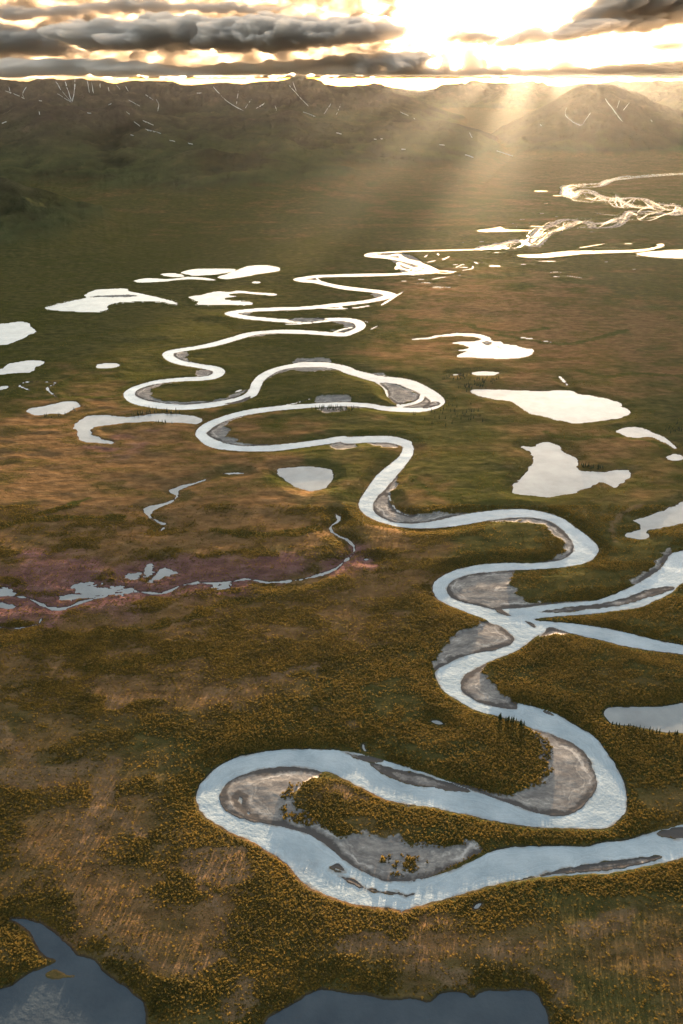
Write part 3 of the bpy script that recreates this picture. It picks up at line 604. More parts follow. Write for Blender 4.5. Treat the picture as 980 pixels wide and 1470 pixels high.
# ------------------------------------------------------------------ mesh output
def set_props(o, label=None, cat=None, group=None, kind=None):
    if label: o['label'] = label
    if cat: o['category'] = cat
    if group: o['group'] = group
    if kind: o['kind'] = kind
    return o
def grid_faces(mask):
    r, c = np.nonzero(mask)
    i0 = r * nc + c
    return np.stack([i0, i0 + 1, i0 + nc + 1, i0 + nc], 1)
def mesh_from(name, V, Fq, mat, attrs=None, smooth=True):
    me = bpy.data.meshes.new(name)
    me.vertices.add(len(V)); me.vertices.foreach_set('co', V.astype(np.float32).ravel())
    k = Fq.shape[1]
    me.loops.add(Fq.size); me.loops.foreach_set('vertex_index', Fq.astype(np.int32).ravel())
    me.polygons.add(len(Fq)); me.polygons.foreach_set('loop_start', np.arange(0, Fq.size, k, dtype=np.int32))
    me.update(calc_edges=True)
    if smooth: me.polygons.foreach_set('use_smooth', np.ones(len(Fq), bool))
    for n_, a_ in (attrs or {}).items():
        at = me.attributes.new(n_, 'FLOAT', 'POINT'); at.data.foreach_set('value', a_.astype(np.float32).ravel())
    me.materials.append(mat)
    o = bpy.data.objects.new(name, me); COL.objects.link(o)
    return o
def sub_mesh(name, Xg, Yg, Zg, mask, mat, attrs=None):
    Fq = grid_faces(mask)
    used, inv = np.unique(Fq, return_inverse=True)
    V = np.stack([Xg.ravel()[used], Yg.ravel()[used], Zg.ravel()[used]], 1)
    return mesh_from(name, V, inv.reshape(Fq.shape), mat, {k: v.ravel()[used] for k, v in (attrs or {}).items()})

# ------------------------------------------------------------------ materials
def new_mat(name):
    m = bpy.data.materials.new(name); m.use_nodes = True
    t = m.node_tree; b = t.nodes['Principled BSDF']
    return m, t, b
def node(t, kind, **kw):
    n = t.nodes.new(kind)
    for k, v in kw.items(): setattr(n, k, v)
    return n
def pos_noise(t, scale, detail=6, rough=0.6, stretch=(1, 1, 1)):
    g = node(t, 'ShaderNodeNewGeometry'); mp = node(t, 'ShaderNodeMapping'); mp.inputs['Scale'].default_value = stretch
    t.links.new(g.outputs['Position'], mp.inputs[0])
    n = node(t, 'ShaderNodeTexNoise'); n.inputs['Scale'].default_value = scale; n.inputs['Detail'].default_value = detail; n.inputs['Roughness'].default_value = rough
    t.links.new(mp.outputs[0], n.inputs['Vector'])
    return n.outputs[0]
def ramp(t, src, stops):
    r = node(t, 'ShaderNodeValToRGB'); t.links.new(src, r.inputs[0])
    el = r.color_ramp.elements
    while len(el) < len(stops): el.new(0.5)
    for e, (p, c) in zip(el, stops): e.position = p; e.color = (*c, 1)
    return r.outputs[0]
def mix(t, fac, a, b):
    n = node(t, 'ShaderNodeMix', data_type='RGBA')
    for s_, v in ((n.inputs[0], fac), (n.inputs[6], a), (n.inputs[7], b)):
        if hasattr(v, 'links'): t.links.new(v, s_)
        else: s_.default_value = v if isinstance(v, (int, float)) else (*v, 1)
    return n.outputs[2]
def attr(t, name):
    n = node(t, 'ShaderNodeAttribute'); n.attribute_name = name; return n.outputs['Fac']
def math_(t, op, a, b=None, clamp=False):
    n = node(t, 'ShaderNodeMath', operation=op); n.use_clamp = clamp
    for i_, v in ((0, a), (1, b)):
        if v is None: continue
        if hasattr(v, 'links'): t.links.new(v, n.inputs[i_])
        else: n.inputs[i_].default_value = v
    return n.outputs[0]
def mrange(t, src, a, b, c=0.0, d=1.0):
    n = node(t, 'ShaderNodeMapRange'); t.links.new(src, n.inputs[0])
    for k_, v in zip((1, 2, 3, 4), (a, b, c, d)): n.inputs[k_].default_value = v
    return n.outputs[0]

M_ground, t, b = new_mat('tundra')
n_small = pos_noise(t, 0.35, 8, 0.7); n_mid = pos_noise(t, 0.03, 8, 0.62, (1, 1.7, 1)); n_big = pos_noise(t, 0.006, 8, 0.6, (1, 1.8, 1))
green = ramp(t, n_mid, [(0.25, (0.030, 0.032, 0.011)), (0.5, (0.074, 0.064, 0.021)), (0.75, (0.140, 0.104, 0.036))])
brown = ramp(t, n_mid, [(0.25, (0.085, 0.047, 0.020)), (0.5, (0.175, 0.096, 0.042)), (0.75, (0.280, 0.155, 0.072))])
dry_f = math_(t, 'ADD', attr(t, 'dry'), math_(t, 'MULTIPLY', math_(t, 'SUBTRACT', n_big, 0.5), 1.1))
dry_f = math_(t, 'ADD', dry_f, math_(t, 'MULTIPLY', math_(t, 'SUBTRACT', n_small, 0.5), 0.7))
dry_f = mrange(t, dry_f, 0.15, 0.75)
c = mix(t, dry_f, green, brown)
purple = ramp(t, n_mid, [(0.3, (0.100, 0.046, 0.040)), (0.55, (0.190, 0.092, 0.078)), (0.8, (0.270, 0.155, 0.130))])
c = mix(t, mrange(t, math_(t, 'ADD', attr(t, 'wet'), math_(t, 'MULTIPLY', math_(t, 'SUBTRACT', n_mid, 0.5), 0.6)), 0.25, 0.7), c, purple)
sandc = ramp(t, n_mid, [(0.3, (0.150, 0.085, 0.045)), (0.55, (0.220, 0.130, 0.072)), (0.8, (0.300, 0.190, 0.115))])
c = mix(t, math_(t, 'MULTIPLY', attr(t, 'sand'), 0.6), c, sandc)
shrub_f = math_(t, 'MULTIPLY', attr(t, 'shrub'), mrange(t, n_small, 0.36, 0.6))
c = mix(t, math_(t, 'MULTIPLY', shrub_f, 0.8), c, ramp(t, n_small, [(0.4, (0.022, 0.030, 0.006)), (0.7, (0.095, 0.090, 0.015))]))
sh_n = math_(t, 'ADD', math_(t, 'MULTIPLY', attr(t, 'shore'), 11.0), math_(t, 'MULTIPLY', pos_noise(t, 0.02, 5, 0.6), 9.0))
n1d = node(t, 'ShaderNodeTexNoise'); n1d.noise_dimensions = '1D'; n1d.inputs['Scale'].default_value = 1.0; n1d.inputs['Detail'].default_value = 5; t.links.new(sh_n, n1d.inputs['W'])
n_gr = math_(t, 'ADD', math_(t, 'MULTIPLY', n1d.outputs[0], 0.34), math_(t, 'MULTIPLY', pos_noise(t, 0.035, 10, 0.72, (1, 1.8, 1)), 0.66))
grav = ramp(t, n_gr, [(0.34, (0.110, 0.105, 0.103)), (0.47, (0.185, 0.175, 0.170)), (0.56, (0.27, 0.255, 0.24)), (0.66, (0.48, 0.45, 0.42))])
shj = math_(t, 'ADD', math_(t, 'MULTIPLY', attr(t, 'shore'), 70.0), math_(t, 'MULTIPLY', math_(t, 'SUBTRACT', pos_noise(t, 0.022, 6, 0.65), 0.5), 46.0))
grav = mix(t, mrange(t, shj, 9.0, 5.0), grav, (0.088, 0.082, 0.080))
pl = math_(t, 'SUBTRACT', 1.0, math_(t, 'ABSOLUTE', math_(t, 'DIVIDE', math_(t, 'SUBTRACT', shj, 13.0), 2.6)), True)
pl = math_(t, 'MULTIPLY', pl, mrange(t, pos_noise(t, 0.016, 4, 0.6), 0.47, 0.56))
grav = mix(t, pl, grav, (0.46, 0.44, 0.42))
warm = node(t, 'ShaderNodeMix', data_type='RGBA'); warm.blend_type = 'MULTIPLY'; warm.inputs[0].default_value = 1.0; t.links.new(grav, warm.inputs[6]); warm.inputs[7].default_value = (1.22, 1.10, 1.0, 1)
grav = warm.outputs[2]
gf = mrange(t, math_(t, 'ADD', attr(t, 'gravel'), math_(t, 'MULTIPLY', math_(t, 'SUBTRACT', n_small, 0.5), 0.5)), 0.35, 0.65)
c = mix(t, gf, c, grav)
# wet, dark rim at the waterline, cut banks of dark soil
c = mix(t, attr(t, 'rim'), c, (0.030, 0.026, 0.024))
n1 = pos_noise(t, 0.004, 9, 0.65, (1, 0.6, 2)); n2 = pos_noise(t, 0.0012, 8, 0.6)
rock = ramp(t, n1, [(0.3, (0.020, 0.014, 0.011)), (0.55, (0.046, 0.032, 0.023)), (0.75, (0.095, 0.072, 0.055))])
grs = ramp(t, n1, [(0.3, (0.020, 0.026, 0.010)), (0.6, (0.048, 0.048, 0.018)), (0.8, (0.090, 0.066, 0.030))])
gp = node(t, 'ShaderNodeNewGeometry'); sx = node(t, 'ShaderNodeSeparateXYZ'); t.links.new(gp.outputs['Position'], sx.inputs[0])
hf = math_(t, 'ADD', mrange(t, sx.outputs['Z'], 120, 480), math_(t, 'SUBTRACT', n2, 0.5), True)
mt = math_(t, 'ADD', attr(t, 'upland'), math_(t, 'MULTIPLY', math_(t, 'SUBTRACT', n1, 0.5), 0.8), True)
up = mix(t, hf, grs, rock)
ups = node(t, 'ShaderNodeVectorMath', operation='SCALE'); t.links.new(up, ups.inputs[0]); t.links.new(mrange(t, attr(t, 'relief_shade'), 0.2, 0.85, 0.45, 1.5), ups.inputs['Scale'])  # relief shading put into the colour: gullies darkened, ridges lightened like scree
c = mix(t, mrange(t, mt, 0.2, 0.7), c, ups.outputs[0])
t.links.new(c, b.inputs['Base Color']); b.inputs['Roughness'].default_value = 1.0; b.inputs['Specular IOR Level'].default_value = 0.0
bp = node(t, 'ShaderNodeBump'); bp.inputs['Strength'].default_value = 1.0; bp.inputs['Distance'].default_value = 1.0
hsum = math_(t, 'ADD', math_(t, 'MULTIPLY', n_small, 0.3), math_(t, 'MULTIPLY', n_mid, 3.5))
hsum = math_(t, 'ADD', hsum, math_(t, 'MULTIPLY', math_(t, 'MULTIPLY', n1, 90.0), attr(t, 'upland')))
bh = math_(t, 'MULTIPLY', hsum, math_(t, 'SUBTRACT', 1.0, math_(t, 'MULTIPLY', attr(t, 'gravel'), 0.85)))
t.links.new(bh, bp.inputs['Height']); t.links.new(bp.outputs[0], b.inputs['Normal'])

def water_mat(name, c1, c2, rough, wave, ior=1.333, spec=0.5):
    m, t, b = new_mat(name)
    n = pos_noise(t, 0.02, 6, 0.6, (1, 1, 1))
    base = ramp(t, n, [(0.3, c1), (0.7, c2)])
    if name.startswith('glacial'):
        dj = math_(t, 'ADD', math_(t, 'MULTIPLY', attr(t, 'depth'), 0.28), math_(t, 'MULTIPLY', pos_noise(t, 0.02, 5, 0.6), 11.0))
        n1 = node(t, 'ShaderNodeTexNoise'); n1.noise_dimensions = '1D'; n1.inputs['Scale'].default_value = 1.0; n1.inputs['Detail'].default_value = 6; t.links.new(dj, n1.inputs['W'])
        br = mrange(t, n1.outputs[0], 0.32, 0.68, 0.90, 1.08)
        vm = node(t, 'ShaderNodeVectorMath', operation='SCALE'); t.links.new(base, vm.inputs[0]); t.links.new(br, vm.inputs['Scale'])
        shal = math_(t, 'ADD', attr(t, 'depth'), math_(t, 'MULTIPLY', math_(t, 'SUBTRACT', pos_noise(t, 0.05, 5, 0.65), 0.5), 16.0))
        base = mix(t, mrange(t, shal, 2.2, -1.5), vm.outputs[0], (0.30, 0.26, 0.22))
        silt = mrange(t, pos_noise(t, 0.011, 7, 0.65), 0.60, 0.70)
        base = mix(t, math_(t, 'MULTIPLY', silt, 0.4), base, (0.20, 0.19, 0.185))
    t.links.new(base, b.inputs['Base Color'])
    b.inputs['Roughness'].default_value = rough; b.inputs['IOR'].default_value = ior; b.inputs['Specular IOR Level'].default_value = spec
    bp = node(t, 'ShaderNodeBump'); bp.inputs['Strength'].default_value = 1.0; bp.inputs['Distance'].default_value = 1.0
    h = math_(t, 'ADD', math_(t, 'MULTIPLY', pos_noise(t, 0.25, 4, 0.6), wave), math_(t, 'MULTIPLY', pos_noise(t, 0.03, 4, 0.6), wave * 4))
    t.links.new(h, bp.inputs['Height']); t.links.new(bp.outputs[0], b.inputs['Normal'])
    return m
WM = {'milky': water_mat('glacial_river_water', (0.33, 0.37, 0.385), (0.52, 0.55, 0.55), 0.10, 0.30),
      'pale': water_mat('lake_water', (0.26, 0.25, 0.235), (0.38, 0.365, 0.335), 0.06, 0.06),
      'clear': water_mat('dark_lake_water', (0.050, 0.060, 0.070), (0.080, 0.092, 0.10), 0.12, 0.25)}

# ------------------------------------------------------------------ ground, mountains, water
fv = lambda a: np.maximum.reduce([a[:-1, :-1], a[1:, :-1], a[:-1, 1:], a[1:, 1:]])
big = fv(mount) > 6
isle = np.zeros((nr, nc)); union(bar_isle, isle)
grav_a = np.clip(gsm, 0, 1) * (1 - sstep(0, 2, isle))
rim = sstep(-3.2, -0.6, wsd) * 0.7 * (1 - sstep(-14, -2, gravel_sd))
A = {'dry': dry, 'wet': wet, 'shrub': shr, 'gravel': grav_a, 'rim': rim, 'sand': sand, 'upland': sstep(2, 130, mount), 'relief_shade': np.clip(0.5 + (ridge_noise - 0.6) * 1.1 + (fine_noise - 0.6) * 0.9, 0, 1), 'shore': np.clip(-wsd / 70.0, 0, 2)}
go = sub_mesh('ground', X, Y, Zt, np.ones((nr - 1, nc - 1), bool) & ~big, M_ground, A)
set_props(go, 'brown and green tundra valley floor', kind='structure')
mid_ = mount_id[:-1, :-1]
MN = [('mountains', 'jagged dark range under the low clouds'), ('hills', 'long brown ridge with snow patches on the left'), ('mountains', 'pale far peaks behind the sun rays'), ('mountains', 'broad domed mountain on the right'), ('mountains', 'far mountains behind the domed one'), ('hills', 'near green slope on the left edge'), ('hills', 'low foothills above the valley floor')]
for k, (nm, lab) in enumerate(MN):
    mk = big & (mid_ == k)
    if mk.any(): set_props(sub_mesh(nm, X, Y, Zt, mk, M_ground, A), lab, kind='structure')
near_w = wsd > -3.0 - Y / 2500.0
for k in range(1, len(bodies)):
    m_ = (water_id == k)
    mk = fv((near_w & m_).astype(np.int8)) > 0
    mk &= water_id[:-1, :-1] == k
    if not mk.any(): continue
    nm, lab, mt = bodies[k]
    o = sub_mesh(nm, X, Y, np.zeros_like(X), mk, WM[mt], {'depth': wsd} if mt == 'milky' else None)
    set_props(o, lab, kind='structure')

# ------------------------------------------------------------------ snow streaks draped on the slopes
from numpy import interp
def hit(px, py):
    """first terrain point along the sight line"""
    xc = (px - 490.0) / F; yc = (735.0 - py) / F
    Yd = cp + yc * sp; Zd = -sp + yc * cp; u = xc / Yd
    ci = min(max(int(np.searchsorted(U, u)), 1), nc - 1); f = (u - U[ci - 1]) / (U[ci] - U[ci - 1])
    col = Zt[:, ci - 1] * (1 - f) + Zt[:, ci] * f
    ray = CAM_H + Zd / Yd * Yv
    bel = np.nonzero((ray < col) & (Yv > 3000))[0]
    if len(bel) == 0: return None
    i_ = bel[0]
    d0 = ray[i_ - 1] - col[i_ - 1]; d1 = ray[i_] - col[i_]
    q = d0 / (d0 - d1 + 1e-9); yy_ = Yv[i_ - 1] + (Yv[i_] - Yv[i_ - 1]) * q
    return np.array([u * yy_, yy_, CAM_H + Zd / Yd * yy_])
M_snow, t, b = new_mat('old_snow'); b.inputs['Base Color'].default_value = (0.6, 0.62, 0.66, 1); b.inputs['Roughness'].default_value = 0.7
def streak(pts, wpx):
    a = catmull(np.array(pts, float), False, 4)
    ps = []
    for i_, (px, py) in enumerate(a):
        h = hit(px + random.uniform(-.3, .3), py + random.uniform(-.2, .2))
        if h is None: continue
        if ps and abs(h[1] - ps[-1][1]) > 1800: continue
        ps.append(h)
    if len(ps) < 2: return
    ps = np.array(ps); n = len(ps); V = []
    # slim prism following the slope
    for i_ in range(n):
        d = ps[min(i_ + 1, n - 1)] - ps[max(i_ - 1, 0)]; d /= np.linalg.norm(d) + 1e-9
        view = ps[i_] - np.array([0, 0, CAM_H]); dist = np.linalg.norm(view); view /= dist
        s_ = np.cross(d, [0, 0.25, 1.0]); s_ /= np.linalg.norm(s_) + 1e-9
        w_ = wpx * dist / 1300.0 * (0.35 + 0.9 * random.random()) * (0.4 if i_ in (0, n - 1) else 1) * 0.5
        up = np.array([0, -6.0, 8.0])
        V += [ps[i_] - s_ * w_ + up * .2, ps[i_] + up, ps[i_] + s_ * w_ + up * .2, ps[i_] - up]
    Fc = []
    for i_ in range(n - 1):
        for k in range(4): Fc.append((i_ * 4 + k, i_ * 4 + (k + 1) % 4, i_ * 4 + 4 + (k + 1) % 4, i_ * 4 + 4 + k))
    o = mesh_from('snow_patch', np.array(V), np.array(Fc), M_snow, None, False)
    set_props(o, kind='structure')
SN = []
z1 = lambda pts: [(x / 2.0, y / 2.0) for x, y in pts]
for p_ in [[(160, 235), (180, 265), (205, 293)], [(185, 230), (195, 260), (205, 290)], [(215, 228), (213, 262), (207, 293)], [(165, 270), (190, 285), (205, 295)], [(15, 262), (40, 270), (70, 283)], [(75, 250), (65, 268), (68, 280)], [(25, 250), (30, 270)], [(250, 232), (257, 268)], [(262, 236), (268, 268)], [(287, 240), (287, 252)], [(310, 250), (313, 262)], [(335, 245), (345, 258)], [(360, 248), (368, 262)], [(418, 272), (440, 288)], [(448, 285), (455, 300), (452, 320)], [(370, 288), (400, 305)],
           [(612, 250), (650, 290), (698, 318)], [(684, 262), (678, 300)], [(722, 285), (700, 316)], [(735, 312), (760, 296)], [(830, 245), (870, 290), (885, 305)], [(950, 297), (930, 328)], [(978, 300), (965, 330)], [(870, 322), (905, 335)], [(385, 350), (402, 363)], [(410, 347), (440, 360)], [(417, 372), (462, 384)], [(487, 404), (503, 407)], [(540, 412), (553, 415)], [(312, 302), (320, 298)], [(362, 322), (372, 328)], [(112, 289), (120, 291)], [(112, 320), (114, 330)], [(5, 355), (18, 350)], [(965, 382), (980, 386)], [(790, 305), (794, 318)], [(375, 388), (383, 390)], [(840, 225 + 10), (850, 262)], [(250, 325), (262, 326)], [(565, 268), (578, 267)]]:
    SN.append((z1(p_), 1.0))
z2 = lambda pts: [(490 + x / 2.0, y / 2.0) for x, y in pts]
for p_ in [[(645, 310), (645, 335), (685, 360), (700, 345), (715, 325)], [(757, 285), (780, 315), (806, 350)], [(798, 290), (790, 312)], [(825, 297), (808, 318)], [(170, 322), (192, 333)], [(355, 445), (378, 453)], [(445, 434), (492, 449)], [(368, 382), (375, 396)], [(280, 416), (296, 418)], [(172, 429), (184, 430)], [(93, 400), (100, 401)], [(112, 399), (118, 400)], [(888, 345), (892, 350)], [(208, 340), (214, 345)], [(570, 358), (575, 362)]]:
    SN.append((z2(p_), 0.9))
for pts, wp in SN: streak(pts, wp)

# ------------------------------------------------------------------ ground cover: willow and dwarf birch
def foliage_mat(name, c1, c2, c3, trans=0.45):
    m, t, b = new_mat(name)
    oi = node(t, 'ShaderNodeObjectInfo'); n = pos_noise(t, 0.02, 4, 0.6)
    f = math_(t, 'ADD', math_(t, 'MULTIPLY', oi.outputs['Random'], 0.34), math_(t, 'MULTIPLY', n, 0.72))
    colr = ramp(t, f, [(0.25, c1), (0.5, c2), (0.8, c3)])
    t.links.new(colr, b.inputs['Base Color']); b.inputs['Roughness'].default_value = 0.8; b.inputs['Specular IOR Level'].default_value = 0.15
    tr = node(t, 'ShaderNodeBsdfTranslucent'); t.links.new(colr, tr.inputs[0])
    mx = node(t, 'ShaderNodeMixShader'); mx.inputs[0].default_value = trans
    o_ = t.nodes['Material Output']
    t.links.new(b.outputs[0], mx.inputs[1]); t.links.new(tr.outputs[0], mx.inputs[2]); t.links.new(mx.outputs[0], o_.inputs['Surface'])
    return m
M_shrub = foliage_mat('shrub_leaves', (0.060, 0.050, 0.011), (0.170, 0.114, 0.022), (0.330, 0.195, 0.036), 0.45)
def clump_mesh(name, seed, n=46, r=1.0, hgt=1.1):
    rs = random.Random(seed); V = []; Fc = []
    lob = [(rs.uniform(-.55, .55), rs.uniform(-.55, .55), rs.uniform(.25, .6), rs.uniform(.45, .7)) for _ in range(4)]
    for k in range(n):
        lx, ly, lz, lr = rs.choice(lob)
        th, ph = rs.uniform(0, 2 * math.pi), math.acos(rs.uniform(-.5, 1))
        d = Vector((math.sin(ph) * math.cos(th), math.sin(ph) * math.sin(th), math.cos(ph)))
        p = Vector((lx, ly, lz * hgt)) + d * lr * rs.uniform(.6, 1)
        p.z = max(p.z, 0.05)
        a = d.orthogonal().normalized(); a.rotate(__import__('mathutils').Quaternion(d, rs.uniform(0, 6.3)))
        q = (d + Vector((rs.uniform(-.6, .6), rs.uniform(-.6, .6), rs.uniform(-.3, .6)))).normalized()
        e1 = a.cross(q).normalized(); e2 = q.cross(e1).normalized(); s_ = rs.uniform(.2, .36)
        i0 = len(V)
        V += [p + e1 * s_, p + e2 * s_ * .8 + q * .08, p - e1 * s_, p - e2 * s_ * .8 + q * .08]
        Fc.append((i0, i0 + 1, i0 + 2, i0 + 3))
    me = bpy.data.meshes.new(name); me.from_pydata([tuple(v * r) for v in V], [], Fc); me.materials.append(M_shrub)
    return me
def sample_grid(field, x, y):
    ri = np.clip(np.searchsorted(Yv, y), 1, nr - 1); ci = np.clip(np.searchsorted(U, x / y), 1, nc - 1)
    return field[ri, ci]
def scatter(name, label, count, ylo, yhi, field, power, smin, smax, z_off=-0.1, src=None, tries=4):
    # even density over the land: pick in distance bands, wider bands further off
    yy_ = np.sqrt(rng.uniform(ylo ** 2, yhi ** 2, count * tries)); uu = rng.uniform(-0.86, 0.86, count * tries)
    xx_ = yy_ * uu
    p = sample_grid(field, xx_, yy_) ** power
    keep = rng.uniform(0, 1, len(p)) < p
    xx_, yy_ = xx_[keep][:count], yy_[keep][:count]
    zz_ = sample_grid(Zt, xx_, yy_) + z_off
    me = bpy.data.meshes.new(name); V = np.stack([xx_, yy_, zz_], 1)
    me.vertices.add(len(V)); me.vertices.foreach_set('co', V.astype(np.float32).ravel())
    sc = me.attributes.new('size', 'FLOAT', 'POINT')
    sz = smin + (smax - smin) * rng.uniform(0, 1, len(V)) ** 2.2
    sc.data.foreach_set('value', sz.astype(np.float32)); 
    rt = me.attributes.new('turn', 'FLOAT', 'POINT'); rt.data.foreach_set('value', rng.uniform(0, 6.28, len(V)).astype(np.float32))
    o = bpy.data.objects.new(name, me); COL.objects.link(o)
    set_props(o, label, kind='stuff')
    ng = bpy.data.node_groups.new(name + '_spread', 'GeometryNodeTree')
    ng.interface.new_socket('Geometry', in_out='INPUT', socket_type='NodeSocketGeometry'); ng.interface.new_socket('Geometry', in_out='OUTPUT', socket_type='NodeSocketGeometry')
    gi = ng.nodes.new('NodeGroupInput'); gout = ng.nodes.new('NodeGroupOutput')
    mp = ng.nodes.new('GeometryNodeMeshToPoints'); ins = ng.nodes.new('GeometryNodeInstanceOnPoints')
    ge = ng.nodes.new('GeometryNodeGeometryToInstance')
    for so in src:
        oi = ng.nodes.new('GeometryNodeObjectInfo'); oi.inputs[0].default_value = so
        try: oi.inputs['As Instance'].default_value = True
        except Exception: pass
        ng.links.new(oi.outputs['Geometry'], ge.inputs[0])
    a1_ = ng.nodes.new('GeometryNodeInputNamedAttribute'); a1_.data_type = 'FLOAT'; a1_.inputs[0].default_value = 'size'
    a2_ = ng.nodes.new('GeometryNodeInputNamedAttribute'); a2_.data_type = 'FLOAT'; a2_.inputs[0].default_value = 'turn'
    cx = ng.nodes.new('ShaderNodeCombineXYZ'); ng.links.new(a2_.outputs[0], cx.inputs[2])
    ng.links.new(gi.outputs[0], mp.inputs[0]); ng.links.new(mp.outputs[0], ins.inputs['Points']); ng.links.new(ge.outputs[0], ins.inputs['Instance'])
    ins.inputs['Pick Instance'].default_value = True
    ng.links.new(a1_.outputs[0], ins.inputs['Scale']); ng.links.new(cx.outputs[0], ins.inputs['Rotation'])
    ng.links.new(ins.outputs[0], gout.inputs[0])
    md = o.modifiers.new('spread', 'NODES'); md.node_group = ng
    return o
srcs = [bpy.data.objects.new('shrub', clump_mesh('shrub', 100 + k)) for k in range(4)]
low_srcs = []
for k in range(4):
    lm = clump_mesh('low_shrub', 200 + k)
    for v_ in lm.vertices: v_.co.z *= 0.5
    low_srcs.append(bpy.data.objects.new('low_shrub', lm))
scatter('shrub_cover', 'low willow and dwarf birch scrub over the tundra', 520000, 330, 1500, (shr * 0.8 + 0.06 * (wsd < -4) * (1 - gsm)) * (0.45 + 0.55 * sstep(1500, 1000, Y)), 1.0, 0.35, 1.55, src=srcs)
scatter('shrub_cover', 'finer scrub further up the valley', 90000, 1500, 4800, shr * sstep(4800, 1300, Y), 1.0, 0.7, 1.8, src=low_srcs)
scatter('tussock_cover', 'scattered tussocks and dwarf shrubs on the open tundra', 170000, 330, 1300, np.clip(1 - shr, 0, 1) * (wsd < -6) * (1 - gsm), 1.0, 0.22, 0.75, src=low_srcs)
scatter('willow_scrub', 'golden willow bushes dotted over the gravel bars', 3500, 500, 1100, scrub_bar * sstep(.35, .65, fbm(X / 16, Y / 12, 3, 88)), 1.0, 0.6, 2.4, src=srcs, tries=120)

# ------------------------------------------------------------------ spruce trees
M_spruce = foliage_mat('spruce_needles', (0.014, 0.022, 0.008), (0.022, 0.032, 0.012), (0.034, 0.044, 0.016), 0.15)
M_bark, t, b = new_mat('spruce_bark'); b.inputs['Base Color'].default_value = (0.06, 0.045, 0.035, 1); b.inputs['Roughness'].default_value = 0.9
def spruce_mesh(seed):
    rs = random.Random(seed); V = []; Fc = []
    H_ = 1.0
    for tier in range(11):
        f = tier / 10.0; z = 0.10 + f * 0.88; rad = (0.17 * (1 - f) ** 0.8 + 0.015) * rs.uniform(.8, 1.15)
        nb = 7
        for k in range(nb):
            a = k / nb * 6.283 + rs.uniform(-.3, .3) + tier; l = rad * rs.uniform(.65, 1.2)
            d = Vector((math.cos(a), math.sin(a), 0)); s_ = Vector((-d.y, d.x, 0)) * l * .42
            i0 = len(V); r0 = Vector((0, 0, z + .05)); tip = d * l + Vector((0, 0, z - l * .35))
            V += [r0, d * l * .6 + s_ + Vector((0, 0, z - .01)), tip, d * l * .6 - s_ + Vector((0, 0, z - .01))]
            Fc.append((i0, i0 + 1, i0 + 2, i0 + 3))
    i0 = len(V); V += [Vector((0.02, 0, .93)), Vector((-.01, .017, .93)), Vector((-.01, -.017, .93)), Vector((0, 0, 1.03))]
    Fc += [(i0, i0 + 1, i0 + 3), (i0 + 1, i0 + 2, i0 + 3), (i0 + 2, i0, i0 + 3)]
    me = bpy.data.meshes.new('crown'); me.from_pydata([tuple(v) for v in V], [], Fc); me.materials.append(M_spruce); return me
def trunk_mesh():
    V = []; Fc = []
    for i_, (z, r_) in enumerate([(-0.06, .02), (.1, .016), (.5, .01), (.95, .003)]):
        V += [(r_ * math.cos(k * 1.0472), r_ * math.sin(k * 1.0472), z) for k in range(6)]
        if i_: Fc += [((i_ - 1) * 6 + k, (i_ - 1) * 6 + (k + 1) % 6, i_ * 6 + (k + 1) % 6, i_ * 6 + k) for k in range(6)]
    me = bpy.data.meshes.new('trunk'); me.from_pydata(V, [], Fc); me.materials.append(M_bark); return me
crowns = [spruce_mesh(k) for k in range(5)]; trunk = trunk_mesh()
def tree_line(pts_px, n, spread_px, hmin, hmax, label, group):
    a = np.array(pts_px, float); seg = np.linspace(0, len(a) - 1, 400)
    for k in range(n):
        s_ = random.uniform(0, len(a) - 1); px = interp(s_, range(len(a)), a[:, 0]); py = interp(s_, range(len(a)), a[:, 1])
        for _ in range(30):
            x, y = ground(px + random.gauss(0, spread_px), py + random.gauss(0, spread_px * .45))
            if sample_grid(wsd, np.array([x]), np.array([y]))[0] < -3: break
        else: continue
        z = float(sample_grid(Zt, np.array([x]), np.array([y]))[0])
        e = bpy.data.objects.new('spruce_tree', None); COL.objects.link(e)
        e.location = (x, y, z); h = random.uniform(hmin, hmax); e.scale = (h * random.uniform(.85, 1.1),) * 2 + (h,); e.rotation_euler.z = random.uniform(0, 6.28)
        set_props(e, label, 'tree', group)
        for nm, me in (('trunk', trunk), ('crown', crowns[k % 5])):
            o = bpy.data.objects.new(nm, me); COL.objects.link(o); o.parent = e
tree_line(T('H', [(325, 405), (345, 420), (395, 430), (445, 452)]), 26, 2.5, 7, 12, 'narrow dark spruce in the clump where the river bank meets the grey point bar', 'spruces above the grey point bar')
tree_line(T('H', [(745, 150), (756, 156)]), 3, 1.0, 8, 12, 'lone dark spruce standing on the south bank of the right-hand tributary', 'spruces on the tributary bank')
tree_line(T('H', [(730, 442), (800, 452), (850, 462), (920, 474), (975, 478)]), 20, 1.5, 6, 10, 'small dark spruce along the lower shore of the grey oxbow lake at the right edge', 'spruces below the oxbow lake')
tree_line(T('A', [(560, 737), (620, 727), (680, 722), (760, 722), (640, 700)]), 30, 3.0, 8, 14, 'dark spruce lined up on the strip between the river and the hook shaped lake', 'spruces between river and hook shaped lake')
tree_line(T('A', [(650, 768), (690, 762), (740, 770)]), 8, 2.0, 7, 11, 'dark spruce below the hook shaped lake on its south shore', 'spruces below the hook shaped lake')
tree_line(T('A', [(170, 735), (220, 738), (290, 730), (330, 705)]), 12, 2.0, 7, 11, 'dark spruce on the shore of the jagged pale pond at left', 'spruces at the jagged pond')
tree_line(T('B', [(860, 712), (920, 705), (980, 708), (1040, 715)]), 30, 4.0, 8, 14, 'dark spruce in the wood hugging the south side of the middle river loop', 'spruces south of the middle loop')
